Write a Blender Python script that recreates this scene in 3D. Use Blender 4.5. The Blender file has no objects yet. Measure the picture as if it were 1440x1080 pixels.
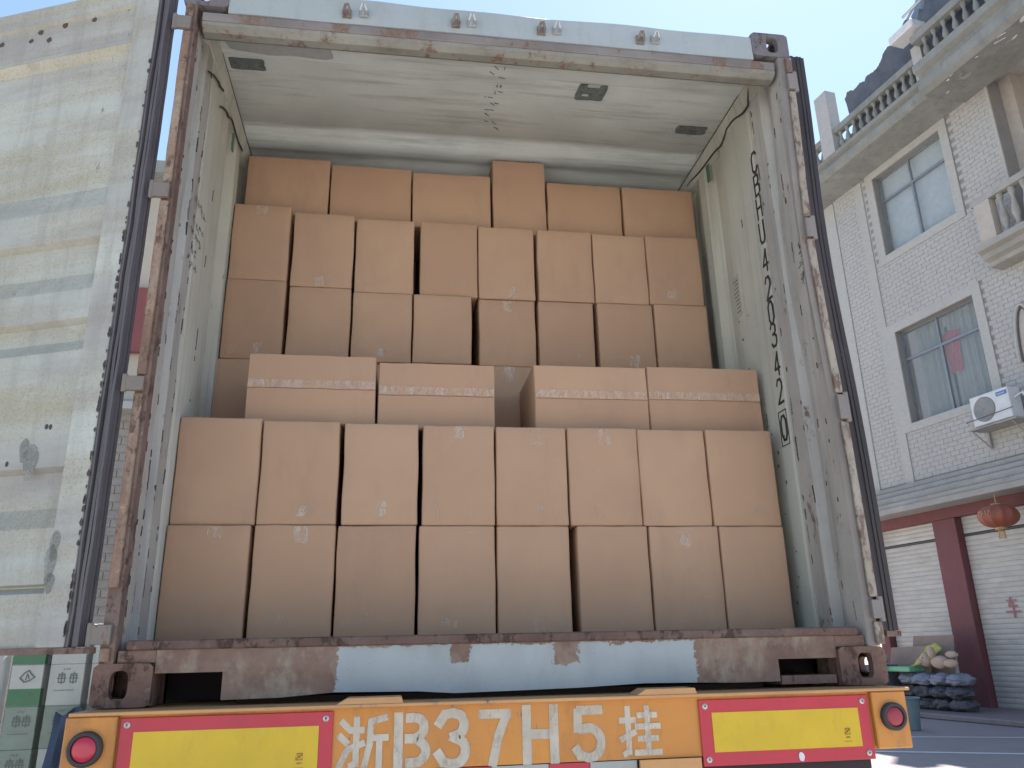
import bpy, bmesh, math, random
from mathutils import Vector, Matrix, noise
random.seed(7)
SC = bpy.context.scene
COL = SC.collection
R = math.radians

# ------------------------------------------------------------------ camera, world, sun, exposure
def unit(v): return Vector(v).normalized()
yaw, tilt, roll = 0.15226, 0.31986, -0.0222
fwd = Vector((math.sin(yaw)*math.cos(tilt), math.cos(yaw)*math.cos(tilt), math.sin(tilt)))
rgt = Vector((math.cos(yaw), -math.sin(yaw), 0)); upv = rgt.cross(fwd)
r2 = rgt*math.cos(roll) + upv*math.sin(roll); u2 = upv*math.cos(roll) - rgt*math.sin(roll)
cam = bpy.data.objects.new('camera', bpy.data.cameras.new('camera'))
COL.objects.link(cam)
mw = Matrix((r2, u2, -fwd)).transposed().to_4x4(); mw.translation = Vector((-0.38843, -2.55003, 0.13707))
cam.matrix_world = mw
cam.data.sensor_width = 36; cam.data.lens = 28.008; cam.data.clip_start = .05; cam.data.clip_end = 1500
SC.camera = cam
SUN_EL, SUN_AZ = R(62), R(36)
W = bpy.data.worlds.new('World'); SC.world = W; W.use_nodes = True
nt = W.node_tree; bg = nt.nodes['Background']
sky = nt.nodes.new('ShaderNodeTexSky'); sky.sky_type = 'NISHITA'; sky.sun_disc = False
sky.sun_elevation = SUN_EL; sky.sun_rotation = SUN_AZ; sky.dust_density = .3; sky.air_density = 1.0; sky.ozone_density = .6
nt.links.new(sky.outputs[0], bg.inputs[0]); bg.inputs[1].default_value = 0.09
sun = bpy.data.objects.new('sun', bpy.data.lights.new('sun', 'SUN')); COL.objects.link(sun)
sun.data.energy = 5.0; sun.data.angle = R(.5); sun.data.color = (1, .93, .83)
S = Vector((math.sin(SUN_AZ)*math.cos(SUN_EL), math.cos(SUN_AZ)*math.cos(SUN_EL), math.sin(SUN_EL)))
sun.rotation_euler = S.to_track_quat('Z', 'Y').to_euler()
SC.view_settings.view_transform = 'Standard'; SC.view_settings.look = 'None'
SC.view_settings.gamma = 1; SC.view_settings.exposure = 1.62
SC.render.engine = 'CYCLES'
SC.cycles.max_bounces = 10; SC.cycles.diffuse_bounces = 6; SC.cycles.transparent_max_bounces = 12

# ------------------------------------------------------------------ materials
class N:
    def __init__(s, name):
        s.m = bpy.data.materials.new(name); s.m.use_nodes = True; s.t = s.m.node_tree
        s.b = s.t.nodes['Principled BSDF']; s.co = s.t.nodes.new('ShaderNodeTexCoord').outputs['Object']
        s.rand = s.t.nodes.new('ShaderNodeObjectInfo').outputs['Random']
    def nd(s, typ, **kw):
        n = s.t.nodes.new(typ)
        for k, v in kw.items(): setattr(n, k, v)
        return n
    def link(s, a, b): s.t.links.new(a, b)
    def setin(s, sock, v):
        if hasattr(v, 'links') or isinstance(v, bpy.types.NodeSocket): s.link(v, sock)
        else:
            try: sock.default_value = v
            except Exception: sock.default_value = (*v, 1)
    def map(s, scale=(1, 1, 1), offset=0):
        mp = s.nd('ShaderNodeMapping'); mp.inputs['Scale'].default_value = scale
        ad = s.nd('ShaderNodeVectorMath', operation='ADD'); s.link(s.co, ad.inputs[0])
        mu = s.math('MULTIPLY', s.rand, 37.0); s.link(mu, ad.inputs[1])
        s.link(ad.outputs[0], mp.inputs[0])
        if offset: mp.inputs['Location'].default_value = (offset, offset*1.7, offset*.6)
        return mp.outputs[0]
    def noise(s, sc, det=5, rough=.6, scale=(1, 1, 1), dist=0, offset=0):
        n = s.nd('ShaderNodeTexNoise'); n.inputs['Scale'].default_value = sc; n.inputs['Detail'].default_value = det
        n.inputs['Roughness'].default_value = rough; n.inputs['Distortion'].default_value = dist
        s.link(s.map(scale, offset), n.inputs['Vector']); return n.outputs['Fac']
    def ramp(s, f, lo, hi, a=0.0, b=1.0):
        r = s.nd('ShaderNodeMapRange'); s.link(f, r.inputs[0])
        for i, v in enumerate((lo, hi, a, b)): r.inputs[i+1].default_value = v
        return r.outputs[0]
    def mix(s, f, a, b, mode='MIX'):
        n = s.nd('ShaderNodeMix', data_type='RGBA', blend_type=mode)
        s.setin(n.inputs[0], f); s.setin(n.inputs[6], a); s.setin(n.inputs[7], b); return n.outputs[2]
    def math(s, op, a, b=0.0, c=0.0):
        n = s.nd('ShaderNodeMath', operation=op); s.setin(n.inputs[0], a); s.setin(n.inputs[1], b); s.setin(n.inputs[2], c); return n.outputs[0]
    def xyz(s):
        n = s.nd('ShaderNodeSeparateXYZ'); s.link(s.co, n.inputs[0]); return n.outputs
    def done(s, col, rough=.6, bump=None, bs=.3, bd=.01, metal=0, spec=None, alpha=None):
        s.setin(s.b.inputs['Base Color'], col); s.setin(s.b.inputs['Roughness'], rough); s.b.inputs['Metallic'].default_value = metal
        if spec is not None: s.b.inputs['Specular IOR Level'].default_value = spec
        if alpha is not None: s.setin(s.b.inputs['Alpha'], alpha)
        if bump is not None:
            b = s.nd('ShaderNodeBump'); b.inputs['Strength'].default_value = bs; b.inputs['Distance'].default_value = bd
            s.link(bump, b.inputs['Height']); s.link(b.outputs[0], s.b.inputs['Normal'])
        return s.m

def worn(name, c1, c2, rust=.1, dirt=(.16, .13, .10), dirtamt=.5, streak=(6, 6, .7), sc=3, rough=.55, edge=.03, rs=9, bands=0):
    """paint that has been patched, streaked and flaked through to rust"""
    n = N(name)
    col = n.mix(n.ramp(n.noise(sc, 6), .3, .7), c1, c2)
    col = n.mix(n.ramp(n.noise(sc*.35, 3, .5, offset=9), .35, .7, 0, .35), col, (c2[0]*.75, c2[1]*.72, c2[2]*.62))
    st = n.noise(2.2, 8, .7, streak, offset=4)
    col = n.mix(n.ramp(st, .5, .8, 0, dirtamt), col, dirt)
    fine = n.noise(60, 4, .7, offset=2)
    col = n.mix(n.ramp(fine, .55, .8, 0, .22), col, dirt)
    if bands:
        b1 = n.noise(1.5, 7, .65, (.5, .5, 4.5), offset=21); col = n.mix(n.ramp(b1, .44, .66, 0, bands*.62), col, (.30, .27, .17))
        b2 = n.noise(1.1, 6, .6, (.4, .4, 3.2), offset=31); col = n.mix(n.ramp(b2, .46, .66, 0, bands*.6), col, (.22, .20, .20))
        sp = n.noise(110, 3, .8, offset=17); col = n.mix(n.math('MULTIPLY', n.ramp(sp, .50, .62, 0, .7), n.ramp(b1, .35, .6)), col, (.24, .21, .15))
    rn = n.noise(rs, 10, .75, (1, 1, .45), offset=13)
    t = .72 - rust*.5
    big = n.ramp(rn, t, t+edge)
    col = n.mix(n.math('MULTIPLY', n.ramp(rn, t-.05, t-.005), .55), col, (.20, .16, .13))
    rc = n.mix(n.ramp(n.noise(40, 5, .7), .35, .7), (.12, .075, .058), (.20, .13, .10))
    col = n.mix(big, col, rc)
    h = n.math('SUBTRACT', n.math('MULTIPLY', fine, .35), big)
    return n.done(col, n.ramp(st, .3, .8, rough, rough+.25), h, .35, .0025)

def rusty(name, a=(.20, .12, .09), b=(.33, .22, .16), c=(.36, .31, .26), amt=.4):
    n = N(name)
    col = n.mix(n.ramp(n.noise(7, 8, .7), .35, .68), a, b)
    col = n.mix(n.ramp(n.noise(4, 8, .7, (1.4, 1.4, .6), offset=6), .48, .62, 0, amt), col, c)
    p = n.noise(16, 9, .75, (1, 1, .6), offset=15)
    col = n.mix(n.ramp(p, .55, .60, 0, .75), col, tuple(x*.42 for x in a))
    col = n.mix(n.ramp(n.noise(19, 9, .75, offset=25), .60, .64, 0, .55), col, (c[0]*1.25, c[1]*1.2, c[2]*1.1))
    g = n.noise(90, 4, .75, offset=3)
    col = n.mix(n.ramp(g, .5, .75, 0, .5), col, (.07, .045, .04))
    return n.done(col, .85, n.math('ADD', n.math('MULTIPLY', g, .6), n.math('SUBTRACT', n.noise(22, 6, .7), n.ramp(p, .55, .60))), .6, .004, spec=.25)

def plain(name, col, rough=.6, var=.15, sc=6, bump=.15, spec=None, metal=0, dirt=.25, alpha=None):
    n = N(name)
    d = tuple(x*(1-var) for x in col)
    c = n.mix(n.ramp(n.noise(sc, 6), .3, .7), col, d)
    if dirt: c = n.mix(n.ramp(n.noise(sc*3, 7, .7, (1, 1, .4), offset=5), .5, .8, 0, dirt), c, (col[0]*.45+.02, col[1]*.42+.02, col[2]*.4+.02))
    return n.done(c, rough, n.noise(sc*14, 3), bump, .002, metal=metal, spec=spec, alpha=alpha)

CREAM = worn('cream_paint', (.50, .53, .46), (.41, .43, .39), .02, (.20, .19, .155), .5)
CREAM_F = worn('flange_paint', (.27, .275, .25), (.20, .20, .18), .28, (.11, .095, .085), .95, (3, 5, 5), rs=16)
CREAM_WALL = worn('wall_paint', (.56, .565, .50), (.45, .455, .41), .07, (.25, .23, .18), .75, (11, 11, .35), rs=18)
DOORP = worn('door_inner_paint', (.46, .475, .43), (.36, .37, .345), .09, (.20, .195, .175), .75, (6, 6, .6), rs=24, bands=1.0)
CREAM_ROOF = worn('roof_paint', (.62, .68, .675), (.50, .55, .545), .04, (.24, .235, .215), .95, (.6, 8, 2), rs=14)
HEADER = worn('header_paint', (.35, .39, .40), (.31, .345, .355), .07, (.15, .14, .13), .35, (6, 6, 1.2))
SEAM = plain('dark_rust_seam', (.075, .052, .042), .9, dirt=0)
LIP = worn('header_lip_paint', (.24, .22, .21), (.15, .13, .125), .38, (.12, .09, .08), .8, (1, 4, 9))
POSTIN = worn('flaking_post_paint', (.44, .43, .40), (.33, .32, .30), .19, (.17, .15, .13), .75, (7, 7, .5), edge=.008, rs=17)
POSTRUST = rusty('post_rust', (.13, .085, .070), (.22, .145, .115), (.26, .22, .20))
POSTTAN = rusty('tan_post_edge', (.17, .105, .08), (.30, .20, .145), (.33, .27, .21), .7)
POSTGREY = worn('grey_post_paint', (.25, .225, .21), (.17, .15, .14), .26, (.13, .11, .10), .6)
CASTING = rusty('casting_rust', (.12, .07, .056), (.20, .125, .10), (.22, .165, .14), .5)
CASTGREY = rusty('top_casting_paint', (.13, .12, .13), (.18, .17, .18), (.16, .12, .12), .4)
DARK = plain('dark_void_steel', (.035, .026, .030), .9, dirt=0)
def sill_mat():
    n = N('sill_rust_and_blue_patch'); X, Y, Z = n.xyz()
    base = n.mix(n.ramp(n.noise(6, 8, .7), .35, .68), (.135, .078, .058), (.225, .150, .112))
    base = n.mix(n.ramp(n.noise(3.4, 6, .7, (1.2, 1, .8), offset=3), .5, .62, 0, .75), base, (.29, .26, .195))
    base = n.mix(n.ramp(n.noise(14, 8, .75, offset=8), .56, .7, 0, .8), base, (.10, .06, .055))
    j = n.math('MULTIPLY', n.math('SUBTRACT', n.noise(26, 9, .75), .5), .09)
    xx = n.math('ADD', X, j); zz = n.math('ADD', Z, n.math('MULTIPLY', j, .55))
    def inside(v, a, b): return n.math('MULTIPLY', n.math('GREATER_THAN', v, a), n.math('LESS_THAN', v, b))
    m = n.math('MULTIPLY', inside(xx, -.545, .575), inside(zz, .0, .149))
    def cut(x0, x1, z0):
        return n.math('SUBTRACT', 1.0, n.math('MULTIPLY', inside(xx, x0, x1), n.math('GREATER_THAN', zz, z0)))
    m = n.math('MULTIPLY', m, cut(-.20, -.145, .10)); m = n.math('MULTIPLY', m, cut(.115, .195, .085))
    m = n.math('MULTIPLY', m, cut(.30, .345, .142))
    m = n.math('MULTIPLY', m, n.math('LESS_THAN', n.noise(38, 9, .75, offset=5), .67))
    blue = n.mix(n.ramp(n.noise(5, 6), .3, .7), (.33, .365, .375), (.27, .30, .31))
    blue = n.mix(n.ramp(n.noise(12, 7, .7, (1, 1, .3), offset=2), .5, .8, 0, .4), blue, (.20, .20, .19))
    col = n.mix(m, base, blue)
    g = n.noise(80, 4, .75)
    return n.done(col, .72, n.math('ADD', n.math('MULTIPLY', g, .5), m), .5, .002)
SILL = sill_mat()
GASKET = worn('door_gasket_rubber', (.105, .092, .10), (.07, .062, .07), .0, (.16, .15, .15), .7, (12, 12, .4), rough=.5)
GASKETR = worn('black_door_gasket', (.045, .036, .038), (.03, .025, .028), .0, (.13, .11, .11), .6, (12, 12, .4), rough=.6)
CABLE = plain('black_cable', (.03, .032, .032), .5)
LETTER = plain('black_stencil_paint', (.028, .03, .032), .6, dirt=0)
INK = plain('marker_ink', (.06, .065, .075), .6, dirt=0)
GREEN = plain('green_tag', (.06, .16, .10), .5)
STICKER = plain('paper_sticker', (.42, .42, .36), .8)
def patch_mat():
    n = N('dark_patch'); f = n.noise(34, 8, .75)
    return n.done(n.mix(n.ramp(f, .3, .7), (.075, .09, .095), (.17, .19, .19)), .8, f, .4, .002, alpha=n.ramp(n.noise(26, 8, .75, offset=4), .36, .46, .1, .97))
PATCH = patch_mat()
def smudge_mat():
    n = N('grease_smudge'); f = n.noise(24, 7, .7)
    return n.done(n.mix(f, (.20, .205, .19), (.30, .305, .285)), .8, alpha=n.ramp(f, .35, .62, .05, .75))
SMUDGE = smudge_mat()
HOLE = plain('rust_hole', (.07, .055, .05), .9, dirt=0)
def card_mat():
    n = N('kraft_cardboard')
    a = n.mix(n.rand, (.385, .240, .150), (.440, .285, .184))
    col = n.mix(n.ramp(n.noise(3.0, 5), .3, .7, 0, .5), a, (.345, .212, .145))
    flute = n.nd('ShaderNodeTexWave', wave_type='BANDS', bands_direction='X'); flute.inputs['Scale'].default_value = 48; flute.inputs['Distortion'].default_value = .6
    flute.inputs['Detail'].default_value = 2; n.link(n.map(), flute.inputs[0])
    col = n.mix(n.ramp(flute.outputs['Fac'], .3, 1, 0, .03), col, (.24, .15, .10))
    col = n.mix(n.ramp(n.noise(5, 8, .75, (1, 1, .35), offset=7), .52, .8, 0, .4), col, (.24, .155, .12))
    scr = n.ramp(n.noise(30, 6, .8, (.25, .25, 1), offset=11), .66, .74, 0, .45)
    col = n.mix(scr, col, (.50, .38, .30))
    return n.done(col, .78, n.math('ADD', n.math('MULTIPLY', flute.outputs['Fac'], .10), n.noise(7, 4)), .3, .003, spec=.25)
CARD = card_mat()
def tape_mat():
    n = N('clear_packing_tape')
    a = n.ramp(n.noise(22, 7, .75, (1.6, 1, .5)), .44, .70, .02, .42)
    return n.done(n.mix(n.noise(40, 4), (.74, .66, .58), (.60, .50, .42)), .28, n.noise(60, 5, .7, (1, 1, .3)), .6, .003, alpha=a)
TAPE = tape_mat()
SCRAP = plain('crumpled_tape', (.62, .53, .45), .35, dirt=0, alpha=.6)
ORANGE = worn('trailer_orange_paint', (.60, .25, .04), (.47, .19, .045), .12, (.20, .10, .05), .85, (4, 4, 1.4), rough=.45, rs=26)
ORANGEL = worn('trailer_top_lip_paint', (.58, .31, .12), (.46, .24, .10), .17, (.22, .13, .08), .6, (1, 5, 9), rough=.5)
RED = plain('reflector_red', (.47, .022, .045), .4, sc=5, dirt=.5)
YEL = plain('reflector_yellow', (.60, .40, .010), .4, sc=5, dirt=.4)
def stencil_mat():
    n = N('white_stencil_paint')
    a = n.math('MULTIPLY', n.ramp(n.noise(30, 8, .75, (1, 1, .4)), .30, .5, .35, .95), n.ramp(n.noise(7, 5, .6, offset=4), .25, .6, .6, 1))
    return n.done(n.mix(n.noise(20, 5), (.60, .56, .48), (.50, .42, .32)), .7, n.noise(60), .2, .001, alpha=a)
STEN = stencil_mat()
STEEL = plain('bare_steel', (.45, .45, .44), .4, metal=.6)
RUBBER = plain('black_rubber', (.035, .033, .035), .7)
LENS = plain('red_lens', (.48, .03, .06), .25, dirt=.3)
LENSD = plain('dusty_red_lens', (.32, .03, .05), .5, sc=10, dirt=.6)
WHITE = plain('white_plastic', (.62, .63, .64), .5)
def brick_mat(name, a, b, sp):
    n = N(name)
    c = n.mix(n.ramp(n.noise(9, 4, scale=(1, 1, 2)), .35, .65), a, b)
    c = n.mix(n.ramp(n.noise(.7, 6, .65, (1, 1, .4), offset=3), .45, .75, 0, .3), c, sp)
    return n.done(c, .6, n.noise(40), .2, .004)
BRICK = brick_mat('white_wall_brick', (.38, .365, .35), (.33, .315, .30), (.25, .235, .22))
MORTAR = plain('mortar', (.25, .24, .235), .9, dirt=.3, sc=2)
PLASTER = brick_mat('pale_plaster', (.38, .365, .34), (.33, .315, .295), (.25, .24, .22))
CONC = worn('weathered_cornice', (.25, .25, .235), (.185, .19, .185), .0, (.12, .125, .12), .75, (3, 3, .9), rough=.8)
CONCL = worn('pale_cornice', (.34, .32, .30), (.27, .26, .245), .0, (.17, .17, .165), .7, (1, 1, 4), rough=.75)
LOGGIA = plain('beige_loggia', (.42, .37, .33), .8)
MAROON = worn('maroon_paint', (.17, .045, .05), (.13, .045, .05), .0, (.20, .12, .11), .5, (4, 4, .8), rough=.6)
SHUT = worn('shutter_slat_paint', (.50, .48, .44), (.42, .40, .38), .0, (.25, .22, .20), .5, (1, 1, 3), rough=.45)
ALU = plain('window_aluminium', (.22, .23, .25), .4, metal=.3)
def glass(name, col, rough=.12):
    n = N(name); X = n.noise(.9, 3)
    return n.done(n.mix(n.ramp(X, .3, .7), col, tuple(c*.7 for c in col)), rough, spec=.8)
GLASSB = glass('blue_window_glass', (.20, .29, .34))
GLASSG = None
def clear_glass():
    n = N('clear_window_glass'); return n.done((.30, .33, .34), .08, spec=.9, alpha=.22)
GLASSG = clear_glass()
CURT = plain('grey_curtain', (.38, .40, .38), .9, sc=3)
CURTD = plain('dark_room', (.05, .05, .055), .9)
REDC = plain('red_cloth', (.42, .06, .08), .8)
TARP = worn('blue_grey_tarp', (.085, .095, .125), (.06, .068, .09), .0, (.03, .03, .04), .6, (2, 2, 2), rough=.5)
NET = plain('pale_blue_sheet', (.15, .20, .26), .5, sc=3)
ACW = plain('ac_casing', (.58, .59, .60), .45)
ACG = plain('ac_grille', (.16, .16, .155), .6, sc=30)
BLUEL = plain('blue_badge', (.06, .13, .36), .4, dirt=0)
LANT = plain('red_lantern_silk', (.27, .075, .045), .6, sc=5)
GOLD = plain('gold_trim', (.42, .26, .10), .5)
ASPH = None
def asphalt():
    n = N('asphalt')
    c = n.mix(n.ramp(n.noise(.35, 6), .3, .7), (.20, .175, .175), (.26, .225, .225))
    g = n.noise(130, 3, .8); c = n.mix(n.ramp(g, .5, .75, 0, .35), c, (.28, .27, .27))
    c = n.mix(n.ramp(n.noise(1.6, 8, .7, offset=3), .5, .75, 0, .35), c, (.11, .105, .11))
    return n.done(c, .85, g, .4, .004)
ASPH = asphalt()
PAVE = brick_mat('pavement_concrete', (.20, .165, .165), (.16, .135, .14), (.11, .09, .10))
LINE = plain('road_line_paint', (.62, .63, .63), .7, sc=5, dirt=.5)
CGREEN = plain('carton_green', (.035, .13, .06), .5)
CWHITE = plain('carton_white', (.36, .375, .355), .6)
CPALE = plain('carton_pale_green', (.17, .215, .18), .6)
CINK = plain('carton_print', (.10, .115, .11), .6, dirt=0)
BLUECL = plain('navy_cloth', (.025, .045, .085), .85)
TEAL = plain('teal_plastic', (.15, .22, .23), .5)
def sack_mat(name, a, b, c, t):
    n = N(name); v = n.nd('ShaderNodeTexVoronoi'); v.inputs['Scale'].default_value = 26; n.link(n.map((1, 1, 1.6)), v.inputs[0])
    col = n.mix(n.ramp(n.noise(30, 5, .7), .35, .65), a, b)
    col = n.mix(n.ramp(v.outputs['Distance'], .12, .30, 1, 0), col, c) if t else col
    return n.done(col, .7, n.noise(50, 4, .7), .8, .01)
SACK = sack_mat('blue_grey_mesh_sack', (.26, .28, .36), (.15, .16, .21), (.06, .06, .08), True)
SACKD = sack_mat('dark_mesh_sack', (.10, .10, .12), (.035, .035, .045), (.20, .21, .25), True)
MINT = plain('mint_plastic_sheet', (.14, .42, .22), .4)
YCL = plain('yellow_cloth', (.45, .40, .09), .8)
PLUSH = plain('beige_plush', (.47, .35, .27), .95)
BCARD = plain('grey_brown_board', (.27, .20, .165), .85)
TILE = brick_mat('grey_wall_tile', (.28, .25, .22), (.22, .19, .175), (.15, .13, .12))
BEIGE = plain('beige_render', (.40, .36, .30), .85, sc=1)
FLOORM = plain('floor_plywood', (.16, .10, .07), .8)
CHASS = rusty('chassis_steel', (.10, .07, .06), (.16, .11, .09), (.12, .10, .09))

# ------------------------------------------------------------------ mesh helper
ORG = {}
class M:
    def __init__(s): s.v = []; s.f = []
    def add(s, vs, fs):
        k = len(s.v); s.v += [Vector(p) for p in vs]; s.f += [tuple(i+k for i in f) for f in fs]; return s
    def box(s, a, b, T=None):
        (x0, y0, z0), (x1, y1, z1) = a, b
        vs = [(x, y, z) for x in (x0, x1) for y in (y0, y1) for z in (z0, z1)]
        if T: vs = [T(*p) for p in vs]
        return s.add(vs, [(0, 1, 3, 2), (4, 6, 7, 5), (0, 4, 5, 1), (2, 3, 7, 6), (0, 2, 6, 4), (1, 5, 7, 3)])
    def prism(s, poly, d0, d1, T):
        """poly in the (a,b) plane, extruded from d0 to d1; T(a,b,d)->xyz"""
        n = len(poly); vs = [T(a, b, d0) for a, b in poly]+[T(a, b, d1) for a, b in poly]
        return s.add(vs, [tuple(range(n)), tuple(range(2*n-1, n-1, -1))]+[(i, (i+1) % n, n+(i+1) % n, n+i) for i in range(n)])
    def tube(s, path, r, n=10, caps=True):
        path = [Vector(p) for p in path]; k0 = len(s.v); rr = r if isinstance(r, (list, tuple)) else [r]*len(path)
        prev = None
        for i, p in enumerate(path):
            t = (path[min(i+1, len(path)-1)]-path[max(i-1, 0)]).normalized()
            ref = prev if prev is not None else (Vector((0, 0, 1)) if abs(t.z) < .9 else Vector((1, 0, 0)))
            a = (ref - t*ref.dot(t)).normalized(); b = t.cross(a); prev = a
            for j in range(n):
                an = 2*math.pi*j/n; s.v.append(p+(a*math.cos(an)+b*math.sin(an))*rr[i])
        for i in range(len(path)-1):
            for j in range(n):
                s.f.append((k0+i*n+j, k0+i*n+(j+1) % n, k0+(i+1)*n+(j+1) % n, k0+(i+1)*n+j))
        if caps:
            s.f.append(tuple(k0+j for j in range(n-1, -1, -1))); s.f.append(tuple(k0+(len(path)-1)*n+j for j in range(n)))
        return s
    def lathe(s, c, prof, n=20, axis='z'):
        """prof: (radius, height) list"""
        c = Vector(c); k0 = len(s.v)
        for r, h in prof:
            for j in range(n):
                an = 2*math.pi*j/n
                p = (r*math.cos(an), r*math.sin(an), h) if axis == 'z' else (r*math.cos(an), -h, r*math.sin(an))
                s.v.append(c+Vector(p))
        for i in range(len(prof)-1):
            for j in range(n): s.f.append((k0+i*n+j, k0+i*n+(j+1) % n, k0+(i+1)*n+(j+1) % n, k0+(i+1)*n+j))
        s.f.append(tuple(k0+j for j in range(n-1, -1, -1))); s.f.append(tuple(k0+(len(prof)-1)*n+j for j in range(n)))
        return s
    def stroke(s, pts, w, T, th=.0012):
        """flat painted stroke: pts in 2D, T(a,b,d)->xyz with d the height off the surface"""
        for i in range(len(pts)-1):
            a = Vector(pts[i]); b = Vector(pts[i+1]); d = (b-a)
            if d.length < 1e-6: continue
            d.normalize(); nn = Vector((-d.y, d.x))*w/2; e = d*w*.35
            q = [a-e-nn, b+e-nn, b+e+nn, a-e+nn]
            lift = .00025*((len(s.f)//6) % 7)
            s.prism([(p.x, p.y) for p in q], .0004, th+lift, T)
        return s
    def build(s, name, mat, parent=None, smooth=False, bevel=0, seg=1, loc=None):
        me = bpy.data.meshes.new(name); o = bpy.data.objects.new(name, me); COL.objects.link(o)
        org = Vector((0, 0, 0))
        if parent is not None:
            org = ORG[parent.name]; o.parent = parent
        elif loc is not None:
            org = Vector(loc); o.location = org
        ORG[o.name] = org
        bm = bmesh.new(); vs = [bm.verts.new(p-org) for p in s.v]
        for f in s.f:
            try: bm.faces.new([vs[i] for i in f])
            except ValueError: pass
        bmesh.ops.recalc_face_normals(bm, faces=bm.faces)
        if bevel:
            bmesh.ops.bevel(bm, geom=[e for e in bm.edges if len(e.link_faces) == 2 and e.calc_face_angle(0) > .5], offset=bevel, segments=seg, profile=.6, affect='EDGES')
        bm.to_mesh(me); bm.free(); me.materials.append(mat)
        if smooth:
            for p in me.polygons: p.use_smooth = True
            try: me.set_sharp_from_angle(angle=R(40))
            except Exception: pass
        return o
def tag(o, label=None, cat=None, group=None, kind=None):
    if label: o['label'] = label
    if cat: o['category'] = cat
    if group: o['group'] = group
    if kind: o['kind'] = kind
    return o
def thing(name, loc, label, cat, group=None):
    o = bpy.data.objects.new(name, None); COL.objects.link(o); o.location = loc; o.empty_display_size = .1
    ORG[o.name] = Vector(loc); return tag(o, label, cat, group)
def B(a, b, T=None): return M().box(a, b, T)
def ident(x, y, z): return (x, y, z)
ZG = -1.3

# ------------------------------------------------------------------ ground
def sheet(x0, y0, x1, y1, z): return M().add([(x0, y0, z), (x1, y0, z), (x1, y1, z), (x0, y1, z)], [(0, 1, 2, 3)])
tag(sheet(-150, -150, 150, 150, ZG).build('ground', ASPH), kind='structure')

# facade frame of the right-hand building: s runs away from the camera, o stands out towards the street, h is height
FB = Vector((11.535, 13.031, ZG)); FD = Vector((-.16524, .98625, 0)); FN = Vector((-.98625, -.16524, 0))
def F(s, o, h): return FB+FD*s+FN*o+Vector((0, 0, h))
tag(M().box((-14, -.3, 0), (2.9, 1.9, .1), lambda s, o, h: F(s, o, h)).build('pavement', PAVE, bevel=.02), kind='structure')
YARD = brick_mat('pale_concrete_yard', (.43, .41, .385), (.38, .365, .345), (.31, .295, .28))
tag(sheet(-60, -60, 5.35, 60, ZG+.004).build('concrete_yard', YARD), kind='structure')
m = M()
for a, b, w in (((5.55, 8.75), (11.1, 5.9), .12), ((7.55, 9.85), (9.3, 9.1), .10)):
    a, b = Vector((*a, 0)), Vector((*b, 0)); d = (b-a).normalized(); nn = Vector((-d.y, d.x, 0))*w/2
    o = M().add([p+Vector((0, 0, ZG+.004)) for p in (a-nn, b-nn, b+nn, a+nn)], [(0, 1, 2, 3)]).build('parking_line', LINE)
    tag(o, kind='structure')

# ------------------------------------------------------------------ shipping container
BOXT = thing('shipping_container', (0, 0, 0), 'open white and rusty shipping container packed with brown cartons on the orange trailer', 'container')
Lc = 12.1
def part(m, name, mat, **k): return m.build(name, mat, BOXT, **k)
part(B((-1.165, .09, .13), (1.165, Lc, .176)), 'floor', FLOORM)
# sill: profile in the x-z plane, forklift style cut-outs at both ends, slightly bent lower edge
poly = [(-1.055, .153), (-1.055, .089), (-.866, .089), (-.866, .012), (-.70, .014), (-.545, .024), (-.3, .02), (-.19, .012), (0, .014), (.2, .017), (.4, .024), (.556, .022), (.7, .018), (.852, .018), (.852, .085), (1.055, .085), (1.055, .153)]
part(M().prism(poly, .012, .09, lambda a, b, d: (a, d, b)), 'door_sill', SILL)
part(B((-1.14, .003, .1535), (1.14, .13, .181)), 'sill_lip', rusty('lip_rust', (.10, .062, .052), (.155, .10, .085), (.185, .14, .12)), bevel=.004)
part(B((-1.12, .30, .002), (1.12, .36, .13)), 'cross_member', DARK)
part(B((-1.16, .012, .119), (-1.056, .12, .1525)), 'sill_end_plate', CASTING)
part(B((1.056, .012, .119), (1.16, .12, .1525)), 'sill_end_plate', CASTING)
part(B((.86, .02, .008), (1.05, .30, .034)), 'sill_bracket', CASTING)

def holeplate(name, mat, org, u, v, w, h, th, hw, hh, rad, parent, oc=(0, 0)):
    """casting face with an oblong hole; org = centre of the outer face, th goes along -(u x v)"""
    org, u, v = Vector(org), Vector(u), Vector(v); nrm = u.cross(v)
    K = 40; outer = []; inner = []
    def rr(t, a, b, r):
        c, s_ = math.cos(t), math.sin(t); p = 22 if r < .01 else 12
        k = (abs(c/a)**p+abs(s_/b)**p)**(-1/p); return c*k, s_*k
    for i in range(K):
        t = 2*math.pi*(i+.5)/K
        outer.append(rr(t, w/2, h/2, rad))
        c, s_ = math.cos(t), math.sin(t); p = 3.2
        k = (abs(c/(hw/2))**p+abs(s_/(hh/2))**p)**(-1/p); inner.append((c*k+oc[0], s_*k+oc[1]))
    vs = []
    for d in (0, -th):
        vs += [org+u*a+v*b+nrm*d for a, b in outer]+[org+u*a+v*b+nrm*d for a, b in inner]
    fs = []
    for i in range(K):
        j = (i+1) % K
        fs += [(i, j, K+j, K+i), (2*K+i, 3*K+i, 3*K+j, 2*K+j), (i, 2*K+i, 2*K+j, j), (K+i, K+j, 3*K+j, 3*K+i)]
    return M().add(vs, fs).build(name, mat, parent)
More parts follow.
